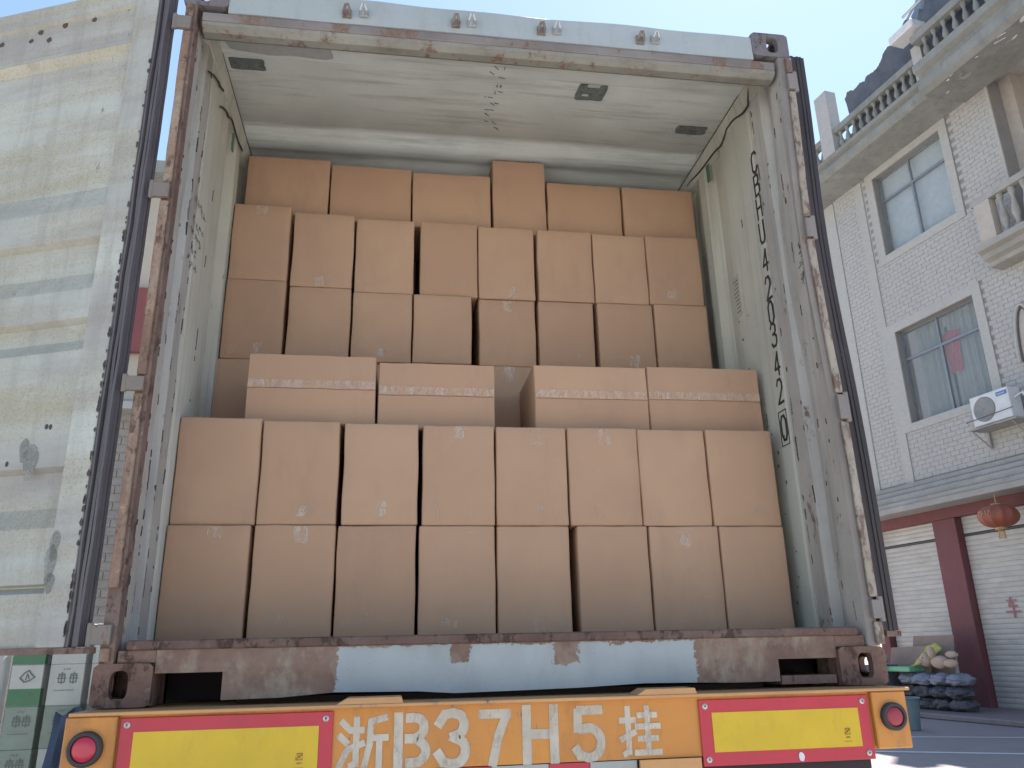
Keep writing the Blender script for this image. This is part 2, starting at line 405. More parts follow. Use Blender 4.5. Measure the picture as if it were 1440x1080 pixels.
for sx in (-1, 1):
    for top in (0, 1):
        z0, z1 = (2.473, 2.591) if top else (0, .118); zc = (z0+z1)/2
        xo, xi = sx*1.219, sx*1.057; mt = CASTGREY if top else CASTING
        c = thing('corner_casting_tmp', (0, 0, 0), None, None) if False else None
        body = holeplate('corner_casting', mt, ((xo+xi)/2, 0, zc), (1, 0, 0), (0, 0, 1), .162, .118, .028, .051, .079, .02, BOXT, (sx*.008, 0))
        T = ident
        side = M()
        side.box((xi-sx*0, .03, z0+.001), (xi+sx*.02, .177, z1-.001)); side.box((xi, .15, z0+.002), (xo-sx*.002, .178, z1-.002))
        if top: side.box((xi+sx*.001, .029, z0), (xo-sx*.012, .15, z0+.02))
        else: side.box((xi+sx*.001, .029, z1-.02), (xo-sx*.004, .15, z1))
        side.build('casting_wall', mt, body)
        ORG[body.name] = Vector((0, 0, 0))
        holeplate('casting_side', mt, (xo-sx*.003, .092, zc), (0, sx, 0), (0, 0, 1), .17, .112, .02, .06, .05, .005, body)
        if top: holeplate('casting_top', mt, ((xo+xi)/2-sx*.006, .092, z1-.002), (1, 0, 0), (0, 1, 0), .145, .17, .02, .075, .11, .005, body)
        else: holeplate('casting_base', mt, ((xo+xi)/2, .092, z0+.003), (1, 0, 0), (0, -1, 0), .158, .17, .02, .064, .11, .005, body)
# posts: profile in plan
for sx in (-1, 1):
    e = 0.0          # left post sits a little further in, as its dents do
    x = lambda v: sx*(v-e)
    poly = [(1.208, .002), (1.168, .002), (1.167, .052), (1.166, .108), (1.196, .125), (1.198, .185), (1.170, .212), (1.168, .30), (1.206, .30)]
    zz = [.1185+i*(2.4725-.1185)/40 for i in range(41)]
    mm = M(); k = len(poly)
    for z in zz:
        for i, (a, d) in enumerate(poly):
            w_ = .0035*noise.noise(Vector((z*4+i*3.1, sx*5, i))) if i in (3, 5, 6, 7) else .001*noise.noise(Vector((z*9, i, sx)))
            bw = -.026*math.exp(-((z-1.6)/.55)**2)*(1 if sx > 0 and (i < 2 or i == 8) else 0)
            mm.v.append(Vector((x(a)-sx*w_+bw, d+w_, z)))
    for r in range(40):
        for i in range(k): mm.f.append((r*k+i, r*k+(i+1) % k, (r+1)*k+(i+1) % k, (r+1)*k+i))
    mm.f += [tuple(range(k)), tuple(40*k+i for i in range(k))]
    post = part(mm, 'corner_post', POSTIN)
    post.data.materials.append(POSTRUST if sx < 0 else POSTGREY)
    for p in post.data.polygons:
        c = p.center
        if c.y < .006 or (sx < 0 and c.y < .05): p.material_index = 1
    # beige or tan outer edge of the post: the hinge pin rods between the lugs
    ex = sx*(1.206) if sx > 0 else -1.192
    cuts = [(.27, .885), (.985, 1.615), (1.705, 2.30), (2.385, 2.47)] if sx > 0 else [(.325, .93), (.985, 1.625), (1.69, 2.345), (2.405, 2.47)]
    cuts = [(.12, .20)] + cuts if sx > 0 else [(.12, .165)] + cuts
    for a, b in cuts:
        m = M(); nn = 14; prof = [(-.014, -.012), (.014, -.012), (.014, .001), (-.014, .001)]
        for i in range(nn+1):
            z = a+.004+(b-a-.008)*i/nn
            for px, py in prof:
                bw = -.026*math.exp(-((z-1.6)/.55)**2) if sx > 0 else 0
                m.v.append(Vector((ex+bw+px*(1+.15*noise.noise(Vector((z*8, px*90, sx)))), py+.002*noise.noise(Vector((z*11, py*90, sx))), z)))
        for r in range(nn):
            for i in range(4): m.f.append((r*4+i, r*4+(i+1) % 4, r*4+4+(i+1) % 4, r*4+4+i))
        m.f += [(0, 1, 2, 3), tuple(nn*4+i for i in range(4))]
        post_e = m.build('post_edge', POSTTAN if sx < 0 else worn('beige_edge_paint' , (.36, .32, .26), (.28, .235, .19), .40, (.17, .13, .1), .9, rs=21) , post, bevel=.003)
# side walls: corrugated, real sheet with thickness
def corr(y0, y1, pitch, flat_in, slope, depth):
    pts = [(y0, 0)]; y = y0+.06
    while y+pitch < y1:
        pts += [(y, 0), (y+slope, depth), (y+pitch-flat_in-slope, depth), (y+pitch-flat_in, 0)]; y += pitch
    pts.append((y1, 0)); return pts
for sx in (-1, 1):
    xw = 1.166
    pr = [(y, d) for y, d in corr(.302, Lc, .278, .07, .068, .034)]
    pr = [(.302, 0), (.315, .004), (.33, 0), (.50, 0)]+[p for p in pr if p[0] > .52]
    poly = [(sx*(xw+d), y) for y, d in pr]+[(sx*(xw+d+.004), y) for y, d in reversed(pr)]
    n_ = len(pr); mm = M(); zs = [.178, .6, 1.0, 1.4, 1.8, 2.2, 2.47]
    for z in zs:
        for i, (a, b) in enumerate(poly):
            w_ = .004*noise.noise(Vector((b*3, z*2.3, sx*4))) if .5 < b < Lc-.2 else 0
            mm.v.append(Vector((a-sx*w_, b, z)))
    K = len(poly)
    for r in range(len(zs)-1):
        for i in range(K): mm.f.append((r*K+i, r*K+(i+1) % K, (r+1)*K+(i+1) % K, (r+1)*K+i))
    part(mm, 'side_wall', CREAM_WALL)
    part(M().prism([(1.150, 2.600), (1.215, 2.600), (1.215, 2.4705), (1.162, 2.4705), (1.150, 2.545)], .179, Lc, lambda a, b, d: (sx*a, d, b)), 'top_rail', CREAM_WALL)
    part(B((sx*1.125 if sx > 0 else -1.205, .179, .012), (sx*1.205 if sx > 0 else -1.125, Lc, .17)), 'bottom_rail', CASTING)
    part(M().tube([(sx*1.152, .34, 2.551), (sx*1.151, 1.2, 2.551), (sx*1.151, 2.2, 2.551)], .004, 6), 'roof_seam', CABLE)
# roof
pr = [(.345, 0)]; y = .80
while y < Lc-.25:
    pr += [(y, 0), (y+.035, .026), (y+.085, .026), (y+.12, 0)]; y += .23
pr.append((Lc, 0))
poly = [(y, 2.556+d) for y, d in pr]+[(y, 2.556+d+.003) for y, d in reversed(pr)]
mm = M(); xs = [-1.16+i*.232 for i in range(11)]; K = len(poly)
for X in xs:
    for a, b in poly: mm.v.append(Vector((X, a, b+.008*noise.noise(Vector((X*1.4, a*2.2, 3)))*(1 if abs(X) < 1.1 else 0))))
for r in range(10):
    for i in range(K): mm.f.append((r*K+i, r*K+(i+1) % K, (r+1)*K+(i+1) % K, (r+1)*K+i))
part(mm, 'roof_panel', CREAM_ROOF, smooth=True)
part(B((-1.1495, .10, 2.549), (1.1495, .352, 2.5535)), 'roof_header_plate', CREAM_ROOF)
# header: face, dirty lip, pale inner flange
mm = M(); nx = 60; prof = [(0.004, 2.452), (0.004, 2.572), (.02, 2.583), (.1, 2.583), (.1, 2.452)]
for i in range(nx+1):
    X = -1.056+2.112*i/nx
    for j, (a, b) in enumerate(prof):
        dz = -.006+.012*noise.noise(Vector((X*3, j, 7))) if j in (1, 2) else .003*noise.noise(Vector((X*5, j, 2)))
        mm.v.append(Vector((X, a+.004*noise.noise(Vector((X*2, b*9, 1))), b+dz)))
for i in range(nx):
    for j in range(5): mm.f.append((i*5+j, i*5+(j+1) % 5, i*5+5+(j+1) % 5, i*5+5+j))
mm.f += [tuple(range(5)), tuple(nx*5+i for i in range(5))]
head = part(mm, 'door_header', HEADER)
part(B((-1.149, .008, 2.413), (1.149, .09, 2.4505)), 'header_lip', LIP, bevel=.003)
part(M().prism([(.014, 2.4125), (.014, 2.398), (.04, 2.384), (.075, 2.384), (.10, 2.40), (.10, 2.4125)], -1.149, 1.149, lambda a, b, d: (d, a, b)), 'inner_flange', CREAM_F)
for X in (-.582, -.159, .185, .598):
    for k in (-1, 1):
        x = X+k*.032; z = 2.505+.004*k
        m = M().tube([(x-.012, .003, z-.018), (x-.012, -.022, z-.012), (x-.004, -.034, z+.008), (x+.004, -.034, z+.010), (x+.012, -.022, z-.010), (x+.012, .003, z-.016)], .0055, 6)
        m.box((x-.016, -.004, z-.026), (x+.016, .004, z+.014))
        m.build('cam_keeper', STEEL if k > 0 else LIP, head, smooth=False)
part(B((-1.16, Lc, .14), (1.16, Lc+.04, 2.58)), 'front_wall', CREAM_WALL)
part(B((-1.149, .3525, 2.5525), (1.149, .3565, 2.5555)), 'roof_seam', CABLE)
# roof marks
def ceil_patch(x0, x1, y0, y1, mat, z, name='roof_stain'):
    pts = []
    for i in range(48):
        t = 2*math.pi*(i+.5)/48; c, s_ = math.cos(t), math.sin(t); k = (abs(c)**16+abs(s_)**16)**-.0625
        k *= 1+.10*noise.noise(Vector((c*2+x0*9, s_*2, y0*7)))
        pts.append(((x0+x1)/2+c*k*(x1-x0)/2, (y0+y1)/2+s_*k*(y1-y0)/2))
    part(M().prism(pts, z, z-.002, lambda a, b, d: (a, b, d)), name, mat)
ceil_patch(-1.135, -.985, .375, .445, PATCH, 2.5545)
ROOFGREY = worn('roof_grey', (.30, .33, .35), (.38, .40, .40), .02, (.2, .2, .2), .5)
ceil_patch(-1.125, -.70, .13, .33, ROOFGREY, 2.5485, 'grey_roof_patch')  # flat grey rectangle on the header plate, towards the left wall
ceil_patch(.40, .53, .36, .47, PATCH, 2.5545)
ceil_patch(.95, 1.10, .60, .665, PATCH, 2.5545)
for x0, y0, w_, h_ in ((.44, .355, .055, .02), (.425, .425, .03, .012), (.905, .63, .02, .02), (1.02, .675, .02, .018)):
    ceil_patch(x0, x0+w_, y0, y0+h_, CREAM, 2.5505, 'paint_blob')
for k in range(13):                      # column of rubbed stencil marks down the middle of the roof
    y = .20+k*.043+random.uniform(-.01, .01); x = .02+random.uniform(-.02, .02)
    m = M()
    for q in range(2):
        xx = x+random.uniform(-.025, .025); m.stroke([(xx, y), (xx+random.choice((0, .02)), y+random.choice((.018, .004)))], .003, lambda a, b, d: (a, b, (2.549 if y < .34 else 2.5545)-d))
    m.build('stencil_mark', INK, BOXT)
# ------------------------------------------------------------------ writing on the walls
GL = {
 'C': [[(.95, .82), (.72, 1), (.28, 1), (.03, .8), (.03, .2), (.28, 0), (.72, 0), (.95, .18)]],
 'B': [[(.05, 0), (.05, 1), (.65, 1), (.9, .88), (.9, .65), (.65, .53), (.05, .53)], [(.65, .53), (.95, .4), (.95, .12), (.7, 0), (.05, 0)]],
 'H': [[(.05, 0), (.05, 1)], [(.95, 0), (.95, 1)], [(.05, .5), (.95, .5)]],
 'U': [[(.05, 1), (.05, .2), (.28, 0), (.72, 0), (.95, .2), (.95, 1)]],
 '4': [[(.72, 0), (.72, 1), (.05, .3), (.98, .3)]],
 '2': [[(.05, .8), (.25, 1), (.75, 1), (.95, .8), (.95, .6), (.05, 0), (.98, 0)]],
 '0': [[(.3, 0), (.05, .22), (.05, .78), (.3, 1), (.7, 1), (.95, .78), (.95, .22), (.7, 0), (.3, 0)]],
 '3': [[(.05, .85), (.25, 1), (.75, 1), (.92, .85), (.92, .65), (.7, .53), (.4, .53)], [(.7, .53), (.95, .4), (.95, .15), (.75, 0), (.25, 0), (.05, .15)]],
}
def TR(yc, z0, h, w): return lambda a, b, d: (1.165-d+.001, yc-(a-.5*w), z0+b)
for ch, zc, yc in zip('CBHU4203420', (2.17, 2.057, 1.945, 1.826, 1.693, 1.566, 1.454, 1.354, 1.227, 1.111, .957), (.322, .316, .316, .320, .326, .324, .332, .340, .350, .362, .366)):
    h, w = .098, .045; yc = .317+.038*(2.17-zc)
    m = M(); T = TR(yc, zc-h/2, h, w)
    for st in GL[ch]: m.stroke([(a*w, b*h) for a, b in st], .0108, T, .0012)
    if zc < 1.0:
        q = [(-.2*w, -.22*h), (1.2*w, -.22*h), (1.2*w, 1.22*h), (-.2*w, 1.22*h), (-.2*w, -.22*h)]
        m.stroke(q, .004, T)
    m.build('serial_letter', LETTER, BOXT)
# paper sticker, green tags, dents, scribbles
part(B((1.1655, .60, 1.56), (1.1635, .68, 1.76)), 'paper_sticker', STICKER)
for k in range(9):
    M().box((1.1632, .61, 1.58+k*.019), (1.1626, .61+random.uniform(.03, .06), 1.584+k*.019)).build('print_line', INK, BOXT)
part(B((1.158, .77, 2.37), (1.164, .80, 2.465)), 'green_tag', GREEN, bevel=.001)
part(B((-1.164, .72, 2.33), (-1.158, .745, 2.42)), 'green_tag', GREEN, bevel=.001)
SCR = [[(-.1, 1), (-.1, .5)], [(0, .6), (.2, .4), (.1, .9), (.3, .8)], [(.35, .2), (.45, .4)], [(.55, .9), (.8, .95), (.62, .6), (.85, .62), (.7, .2)], [(.95, .5), (1.1, .3)]]
for z, y0, y1, cnt in ((1.80, .25, .44, 4), (1.715, .25, .44, 4), (1.66, .235, .42, 3), (1.60, .28, .37, 2), (1.545, .24, .38, 3)):
    m = M(); cw = (y1-y0)/cnt
    for c_ in range(cnt):
        for q in range(4):
            a = y0+c_*cw+random.uniform(.1, .45)*cw; b = random.uniform(-.010, .010)
            pts = [(a, z+b)]
            for _ in range(random.choice((1, 2))): pts.append((pts[-1][0]+random.choice((.35, .2, 0, .3))*cw*random.choice((1, 1, -1)), pts[-1][1]+random.choice((0, -.011, .008, -.007))))
            m.stroke(pts, .0014, lambda a, b, d: (-1.1645+d, a, b), .0007)
    m.build('handwriting', INK, BOXT)
m = M()
for q in range(9):
    z = 1.62-.018*q; y = .10+random.uniform(-.02, .02)
    m.stroke([(y, z), (y-.03, z+random.uniform(-.02, .02)), (y+random.uniform(-.03, .01), z-.02)], .002, lambda a, b, d: (1.1665-d-.001, a-.04, b), .0008)
m.build('handwriting', INK, BOXT)
# little pale marks and rust blisters on right wall
for k in range(26):
    y = random.uniform(.34, .66); z = random.uniform(.25, 1.6); r = random.uniform(.002, .006)
    M().prism([(y+r*math.cos(t)*random.uniform(.6, 1.2), z+r*1.4*math.sin(t)) for t in [i*.9 for i in range(7)]], 1.1652, 1.1640, lambda a, b, d: (d, a, b)).build('rust_blister', HOLE, BOXT)

for sx in (-1, 1):
    for yy, xx, dens in ((.107, 1.1655, .8), (.053, 1.1665, .45 if sx > 0 else .9), (.214, 1.1695, .55), (.287, 1.1675, .75), (.50, 1.1655, .35)):
        z = .2; k = 0
        while z < 2.42:
            L_ = random.choice((.012, .02, .03, .05, .08))*random.uniform(.6, 1.3)
            if random.random() < .62*dens*(1.2-.3*z):
                n_ = max(3, int(L_/.006)); up_ = []; dn = []
                for i in range(n_+1):
                    zz = z+L_*i/n_; w_ = random.uniform(.0003, .0024)*(1 if 0 < i < n_ else .3); c_ = yy+.007*noise.noise(Vector((zz*9, yy*50, sx)))+.003*noise.noise(Vector((zz*60, yy*50, sx)))
                    up_.append((c_+w_, zz)); dn.append((c_-w_, zz))
                M().prism(up_+dn[::-1], xx-.0022, xx+.004, lambda a, b, d: (sx*d, a, b)).build('rust_seam', SEAM if (k % 3) else LIP, BOXT)
            z += L_+random.uniform(.0, .05); k += 1
# doors -------------------------------------------------------------
def door(side):
    if side < 0: P0 = Vector((-1.238, -.03, 0)); D = unit((-.932, .363, 0)); Nn = unit((-.363, -.932, 0)); W_ = 1.15
    else: P0 = Vector((1.296, .02, 0)); D = unit((.012, 1, 0)); Nn = unit((1, -.012, 0)); W_ = 1.15
    bow = (lambda z: -.026*math.exp(-((z-1.6)/.55)**2)) if side > 0 else (lambda z: 0)
    T = lambda s_, n_, z: P0+D*s_+Nn*n_+Vector((bow(z), 0, z))
    G = ORG[BOXT.name]
    dr = M().box((.069, -.008, .165), (.165, .004, 2.56), T).box((.069, -.05, .165), (.16, -.008, 2.56), T)
    body = dr.build('door', DOORP, BOXT, bevel=.002); ORG[body.name] = Vector((0, 0, 0))
    # corrugated panel
    keys = [(2.30, 0), (2.27, -.03), (1.71, -.034), (1.62, -.006), (1.50, -.006), (1.488, -.034), (1.375, -.034), (1.305, -.006), (1.20, -.006), (1.188, -.034), (1.13, -.034), (1.085, -.006), (.70, -.006), (.688, -.036), (.575, -.036), (.51, -.006), (.345, -.006), (.34, -.030), (.336, -.030), (.318, -.006), (.165, -.006)]
    pl = [(n_, z) for z, n_ in keys]+[(-.046, .165), (-.046, 2.30)]
    m = M(); xs = [.165+i*(W_-.24)/8 for i in range(9)]
    for s_ in xs:
        for j, (n_, z) in enumerate(pl): m.v.append(T(s_, n_+(.003*noise.noise(Vector((s_*4, z*3, side))) if n_ > -.04 else 0), z))
    K = len(pl)
    for r in range(8):
        for i in range(K): m.f.append((r*K+i, r*K+(i+1) % K, (r+1)*K+(i+1) % K, (r+1)*K+i))
    m.f += [tuple(range(K)), tuple(8*K+i for i in range(K))]
    m.build('door_panel', DOORP, body)
    M().prism([(-.046, 2.301), (.0, 2.301), (.0, 2.315), (-.012, 2.32), (-.012, 2.47), (0, 2.478), (0, 2.56), (-.046, 2.56)], .165, W_-.075, lambda a, b, d: T(d, a, b)).build('door_header_member', DOORP, body)
    B((W_-.075, -.05, .165), (W_, .004, 2.56), T).build('door_stile', DOORP, body)
    B((-.0, -.045, .147), (W_+.02, .006, .1645), T).build('door_bottom_rail', POSTRUST, body)
    # gasket: three lips
    g = M(); zs = [.166+i*2.334/24 for i in range(25)]
    g0 = .021 if side < 0 else 0.0
    for a, b, n0, n1 in ((g0, .0685, -.040 if side < 0 else -.066, -.012), (g0+.003, g0+.012, -.0119, .001), (g0+.017, g0+.028, -.0119, -.002), (g0+.033, g0+.039, -.0119, .005), (g0+.042, g0+.0465, -.0119, 0), (g0-.004, g0-.0002, -.036, -.026), (g0-.003, g0-.0002, -.020, -.014)) + (((-.005, -.0002, -.062, -.052),) if side > 0 else ()):
        k0 = len(g.v)
        for q, z in enumerate(zs):
            e_ = .0025*noise.noise(Vector((z*5, a*70, side)))+.0012*noise.noise(Vector((z*23, a*70, side)))
            for (p_, r_) in ((a, n0), (b, n0), (b, n1+e_), (a, n1+e_)): g.v.append(T(p_+(e_ if a > 0 or a < -.001 else 0), r_, z))
        for r_ in range(24):
            for i in range(4): g.f.append((k0+r_*4+i, k0+r_*4+(i+1) % 4, k0+r_*4+4+(i+1) % 4, k0+r_*4+4+i))
        g.f += [tuple(k0+i for i in range(4)), tuple(k0+96+i for i in range(4))]
    g.build('door_gasket', GASKET if side < 0 else GASKETR, body)
    for q in range(90):
        z = .2+random.random()**1.6*2.0; r = random.uniform(.0015, .006)
        M().prism([(.071+r*math.cos(t)*random.uniform(.5, 1.3), z+r*2.2*math.sin(t)*random.uniform(.6, 1.2)) for t in [i*2*math.pi/8 for i in range(8)]], .0042, .0052, lambda a, b, d: T(a, d, b)).build('rust_chip', HOLE, body)
    # lock-rod brackets / rust holes on header member
    if side < 0:
        for s_, z in ((.49, 2.462), (.36, 2.458), (.21, 2.478), (.60, 2.452), (.552, 2.405), (.637, 2.418), (.775, 2.43), (.86, 2.45), (.95, 2.46)):
            r = random.uniform(.010, .015)
            M().prism([(s_+r*math.cos(t)*random.uniform(.75, 1.15), z+r*math.sin(t)*random.uniform(.7, 1.1)) for t in [i*2*math.pi/10 for i in range(10)]], -.0115, -.0105, lambda a, b, d: T(a, d, b)).build('rust_hole', HOLE, body)
        for s_, z, w_, h_ in ((.152, .455, .018, .045), (.158, .40, .022, .06), (.150, .345, .018, .03), (.30, .72, .03, .06), (.33, .76, .018, .04)):
            M().prism([(s_+w_*math.cos(t)*(.9+.2*math.sin(3*t)), z+h_*math.sin(t)) for t in [i*2*math.pi/14 for i in range(14)]], (-.0055 if s_ > .25 else .0045), (-.0045 if s_ > .25 else .0055), lambda a, b, d: T(a, d, b)).build('grease_smudge', SMUDGE, body)
        for s_, z in ((.245, .83), (.26, .832), (.385, .72)):
            M().prism([(s_+.006*math.cos(t), z+.009*math.sin(t)) for t in [i*.63 for i in range(10)]], -.0055, -.0045, lambda a, b, d: T(a, d, b)).build('rust_hole', HOLE, body)
    # hinges
    for z0, z1 in (((2.345, 2.40), (1.63, 1.685), (.933, .98), (.17, .225)) if side < 0 else ((2.305, 2.38), (1.62, 1.70), (.89, .98), (.205, .265))):
        m = M()
        if side < 0: m.box((-1.244, -.022, z0), (-1.178, -.004, z1)); m.tube([(-1.236, -.016, z0-.006), (-1.236, -.016, z1+.006)], .009, 10)
        else:
            bb = bow((z0+z1)/2); m.box((1.190+bb, -.018, z0), (1.226+bb, .012, z1)); m.tube([(1.224+bb, -.010, z0-.01), (1.224+bb, -.010, z1+.01)], .010, 10)
        m.build('hinge', POSTGREY if side > 0 else worn('hinge_paint', (.20, .175, .155), (.15, .13, .115), .3, rs=18), body, bevel=.002)
    return body
door(-1); door(1)

# cables along the upper walls (things that hang from it)
def cable(name, pts, label, x):
    m = M(); pp = [Vector(p) for p in pts]; fine = []
    for i in range(len(pp)-1):
        for k in range(6):
            t = k/6; p = pp[i].lerp(pp[i+1], t); p.y += .01*math.sin((i+t)*2.1); p.z += .008*math.sin((i+t)*3.3); fine.append(p)
    fine.append(pp[-1]); m.tube(fine, .0045, 6)
    tag(m.build(name, CABLE, loc=pts[0], smooth=True), label, 'cable', None)
cable('loose_cable', [(1.158, .24, 2.545), (1.158, .28, 2.45), (1.158, .40, 2.465), (1.158, .52, 2.495), (1.158, .60, 2.45), (1.158, .80, 2.485), (1.158, 1.05, 2.51)], 'thin black cable sagging along the top of the right inner container wall', 1)
cable('loose_cable', [(-1.158, .21, 2.34), (-1.158, .36, 2.42), (-1.158, .46, 2.445)], 'short bent black cable end on the left inner wall nearest the door header', -1)
cable('loose_cable', [(-1.158, .44, 2.35), (-1.158, .55, 2.41), (-1.158, .64, 2.43), (-1.158, .72, 2.445), (-1.158, .92, 2.46)], 'black cable running to the green tag on the left inner wall', -1)

# ------------------------------------------------------------------ cartons
def carton(x0, x1, z0, z1, y, dep, label, side=False, seed=0, tapes='tb', group='brown cardboard cartons loaded in the container', yaw_=0):
    rnd = random.Random(seed*13+5)
    w, h = x1-x0, z1-z0; cx, cz = (x0+x1)/2, (z0+z1)/2
    loc = Vector((cx, y, z0))
    bm = bmesh.new()
    nx, nz = (8, 8)
    bmesh.ops.create_cube(bm, size=1)
    for v in bm.verts: v.co = Vector((v.co.x*w, (v.co.y+.5)*dep, (v.co.z+.5)*h))
    bmesh.ops.bevel(bm, geom=bm.edges[:], offset=.0055, segments=2, profile=.5, affect='EDGES')
    bmesh.ops.subdivide_edges(bm, edges=[e for e in bm.edges if e.calc_length() > .1], cuts=7, use_grid_fill=True)
    ph = rnd.uniform(0, 50); bul = rnd.uniform(-.001, .004)
    def disp(p):
        u_, v_ = 2*p.x/w, 2*p.z/h-1
        k = max(0, (1-u_*u_))*max(0, (1-v_*v_))
        d = Vector((0, 0, 0))
        if p.y < .02: d.y = -bul*k*1.6+.0022*noise.noise(Vector((p.x*9+ph, p.z*9, 1)))
        d.x += .0030*noise.noise(Vector((ph, p.z*7, p.y*5)))
        d.z += .0026*noise.noise(Vector((p.x*8, ph, p.y*5)))*(0 if v_ < -.9 else 1)
        return d
    for v in bm.verts: v.co = v.co+disp(v.co)
    me = bpy.data.meshes.new('carton'); bm.normal_update(); bm.to_mesh(me); bm.free()
    me.materials.append(CARD)
    for p in me.polygons: p.use_smooth = True
    try: me.set_sharp_from_angle(angle=R(50))
    except Exception: pass
    o = bpy.data.objects.new('carton', me); COL.objects.link(o); o.location = loc; o.rotation_euler.z = yaw_
    tag(o, label, 'carton', group)
    def child(m, name, mat):
        ch = m.build(name, mat, None); ch.parent = o; return ch
    # tapes on the front face, following the bulge, with ragged ends
    def strip(xc, wd, za, zb, ragged):
        m = M(); n = 6; k = 5; vs = []
        for i in range(n+1):
            for j in range(k+1):
                xx = xc-wd/2+wd*j/k; zz = za+(zb-za)*i/n
                if i == n and ragged: zz += rnd.uniform(-.008, .008)
                p = Vector((xx, 0, zz)); p += disp(p); p.y -= .0012; vs.append(p)
        for p in list(vs): vs.append(p+Vector((0, .0008, 0)))
        Q = (n+1)*(k+1); fs = []
        for i in range(n):
            for j in range(k):
                a = i*(k+1)+j; fs.append((a, a+1, a+k+2, a+k+1)); fs.append((Q+a, Q+a+k+1, Q+a+k+2, Q+a+1))
        m.add(vs, fs); child(m, 'tape', TAPE)
    ft = rnd.random()
    if 'B' in tapes: tapes = 'b'; ft = .5
    if 'T' in tapes: tapes = 't'
    if 't' in tapes and (ft < .22 or tapes == 't'): strip(rnd.uniform(-.02, .02), .048, h-.004, h-rnd.uniform(.045, .08), True)
    if 'b' in tapes and .35 < ft < .7: strip(rnd.uniform(-.03, .03), rnd.uniform(.03, .05), rnd.choice((.004, .03)), rnd.uniform(.05, .085), True)
    if side:
        # two closing flaps with a seam, tape laid along it
        for a, b in ((h*.5+.0015, h-.004), (.004, h*.5-.0015)):
            m = M(); vs = []; n = 8
            for i in range(n+1):
                for zz in (a, b):
                    lift = .003*noise.noise(Vector((i*.5+ph, zz*20, 0)))
                    q = Vector((-w/2+.003+(w-.006)*i/n, 0, zz)); q += disp(q); q.y -= .004+abs(lift)*(1 if abs(zz-h/2) < .01 else 0); vs.append(q)
            for p in list(vs): vs.append(p+Vector((0, .0035, 0)))
            Q = 2*(n+1); fs = []
            for i in range(n): fs += [(2*i, 2*i+2, 2*i+3, 2*i+1), (Q+2*i, Q+2*i+1, Q+2*i+3, Q+2*i+2), (2*i, Q+2*i, Q+2*i+2, 2*i+2), (2*i+1, 2*i+3, Q+2*i+3, Q+2*i+1)]
            fs += [(0, 1, Q+1, Q), (2*n, Q+2*n, Q+2*n+1, 2*n+1)]
            m.add(vs, fs); child(m, 'flap', CARD)
        m = M(); m.box((-w/2+.004, -.0105, h*.5+.003), (w/2-.004, -.0088, h*.5+.034)); child(m, 'tape', TAPE)
    # peeled scraps and creased tape ends near the lower corners
    for q in range(rnd.choice((1, 2, 3))):
        xc = rnd.choice((-1, 1))*rnd.uniform(.0, .40)*w; zc = rnd.uniform(.02, .07); m = M()
        for e in range(3):
            a = rnd.uniform(-.4, .4); L_ = rnd.uniform(.012, .035)
            if side: continue
            m.stroke([(xc+e*.007, zc), (xc+e*.007+L_*math.sin(a), zc+L_*math.cos(a))], .0016, lambda A, B_, d: Vector((A, -.0018-bul*1.6-d, B_)), .0006)
        if m.v: child(m, 'tape_scrap', SCRAP)
    return o
side_n = ['left wall', 'left wall', 'middle', 'middle', 'middle', 'middle', 'right wall', 'right wall']
ordn = ['first', 'second', 'third', 'fourth', 'fifth', 'sixth', 'seventh', 'eighth']
def row(name, Y, dep, items, tapes='tb', n0=0, special=None, side=False):
    for i, (a, b, z0, z1) in enumerate(items):
        rnd = random.Random(n0*31+i)
        lab = special[i] if special else None
        w = (b-a)/2
        carton(a, b, z0, z1, Y+rnd.uniform(-.008, .008), dep, lab, seed=n0*50+i, tapes=tapes[i] if isinstance(tapes, list) else tapes, side=side)
def lb(rowtxt, extra):
    out = []
    for i in range(8):
        e = extra.get(i, '')
        out.append('carton %s, %s from left, %s' % (e, ordn[i], rowtxt) if e else 'plain brown carton, %s from left, %s' % (ordn[i], rowtxt))
    return out
A = [(-1.162, -.882, .178, .568), (-.868, -.589, .178, .568), (-.581, -.303, .178, .567), (-.291, -.015, .178, .566), (-.007, .263, .178, .565), (.294, .565, .178, .565), (.574, .849, .178, .565), (.855, 1.116, .178, .565)]
row('A', .38, .485, A, ['tb', 'tb', 'tb', 'B', 'B', 'tb', 'tb', 'tb'], 1, lb('bottom row', {0: 'against the left wall', 3: 'with a crumpled white tape scrap', 4: 'with a square of white tape low on its face', 5: 'beside the widest gap', 7: 'next to the right wall'}))
Bx = [(-1.162, -.873, .570, .965), (-.866, -.590, .570, .955), (-.572, -.299, .570, .950), (-.282, -.012, .568, .948), (-.005, .266, .567, .945), (.274, .552, .567, .948), (.556, .833, .567, .948), (.840, 1.116, .567, .951)]
row('B', .385, .48, Bx, ['tb', 'tb', 'tb', 'T', 'T', 'tb', 'tb', 'tb'], 2, lb('second row up', {0: 'taller than its neighbours', 4: 'with clear tape at its top edge', 7: 'next to the right wall'}))
carton(-.956, -.467, .966, 1.250, .475, .37, 'wide carton lying with its taped seam outward, leftmost of the four on the second row', side=True, seed=301, tapes='')
carton(-.457, .006, .957, 1.232, .485, .37, 'wide carton lying with its taped seam outward, just left of the dark gap', side=True, seed=302, tapes='')
carton(.166, .641, .950, 1.236, .475, .37, 'wide carton lying with its taped seam outward, just right of the dark gap', side=True, seed=303, tapes='')
carton(.645, 1.135, .952, 1.246, .48, .37, 'wide carton lying with its taped seam outward, nearest the serial number wall', side=True, seed=304, tapes='')
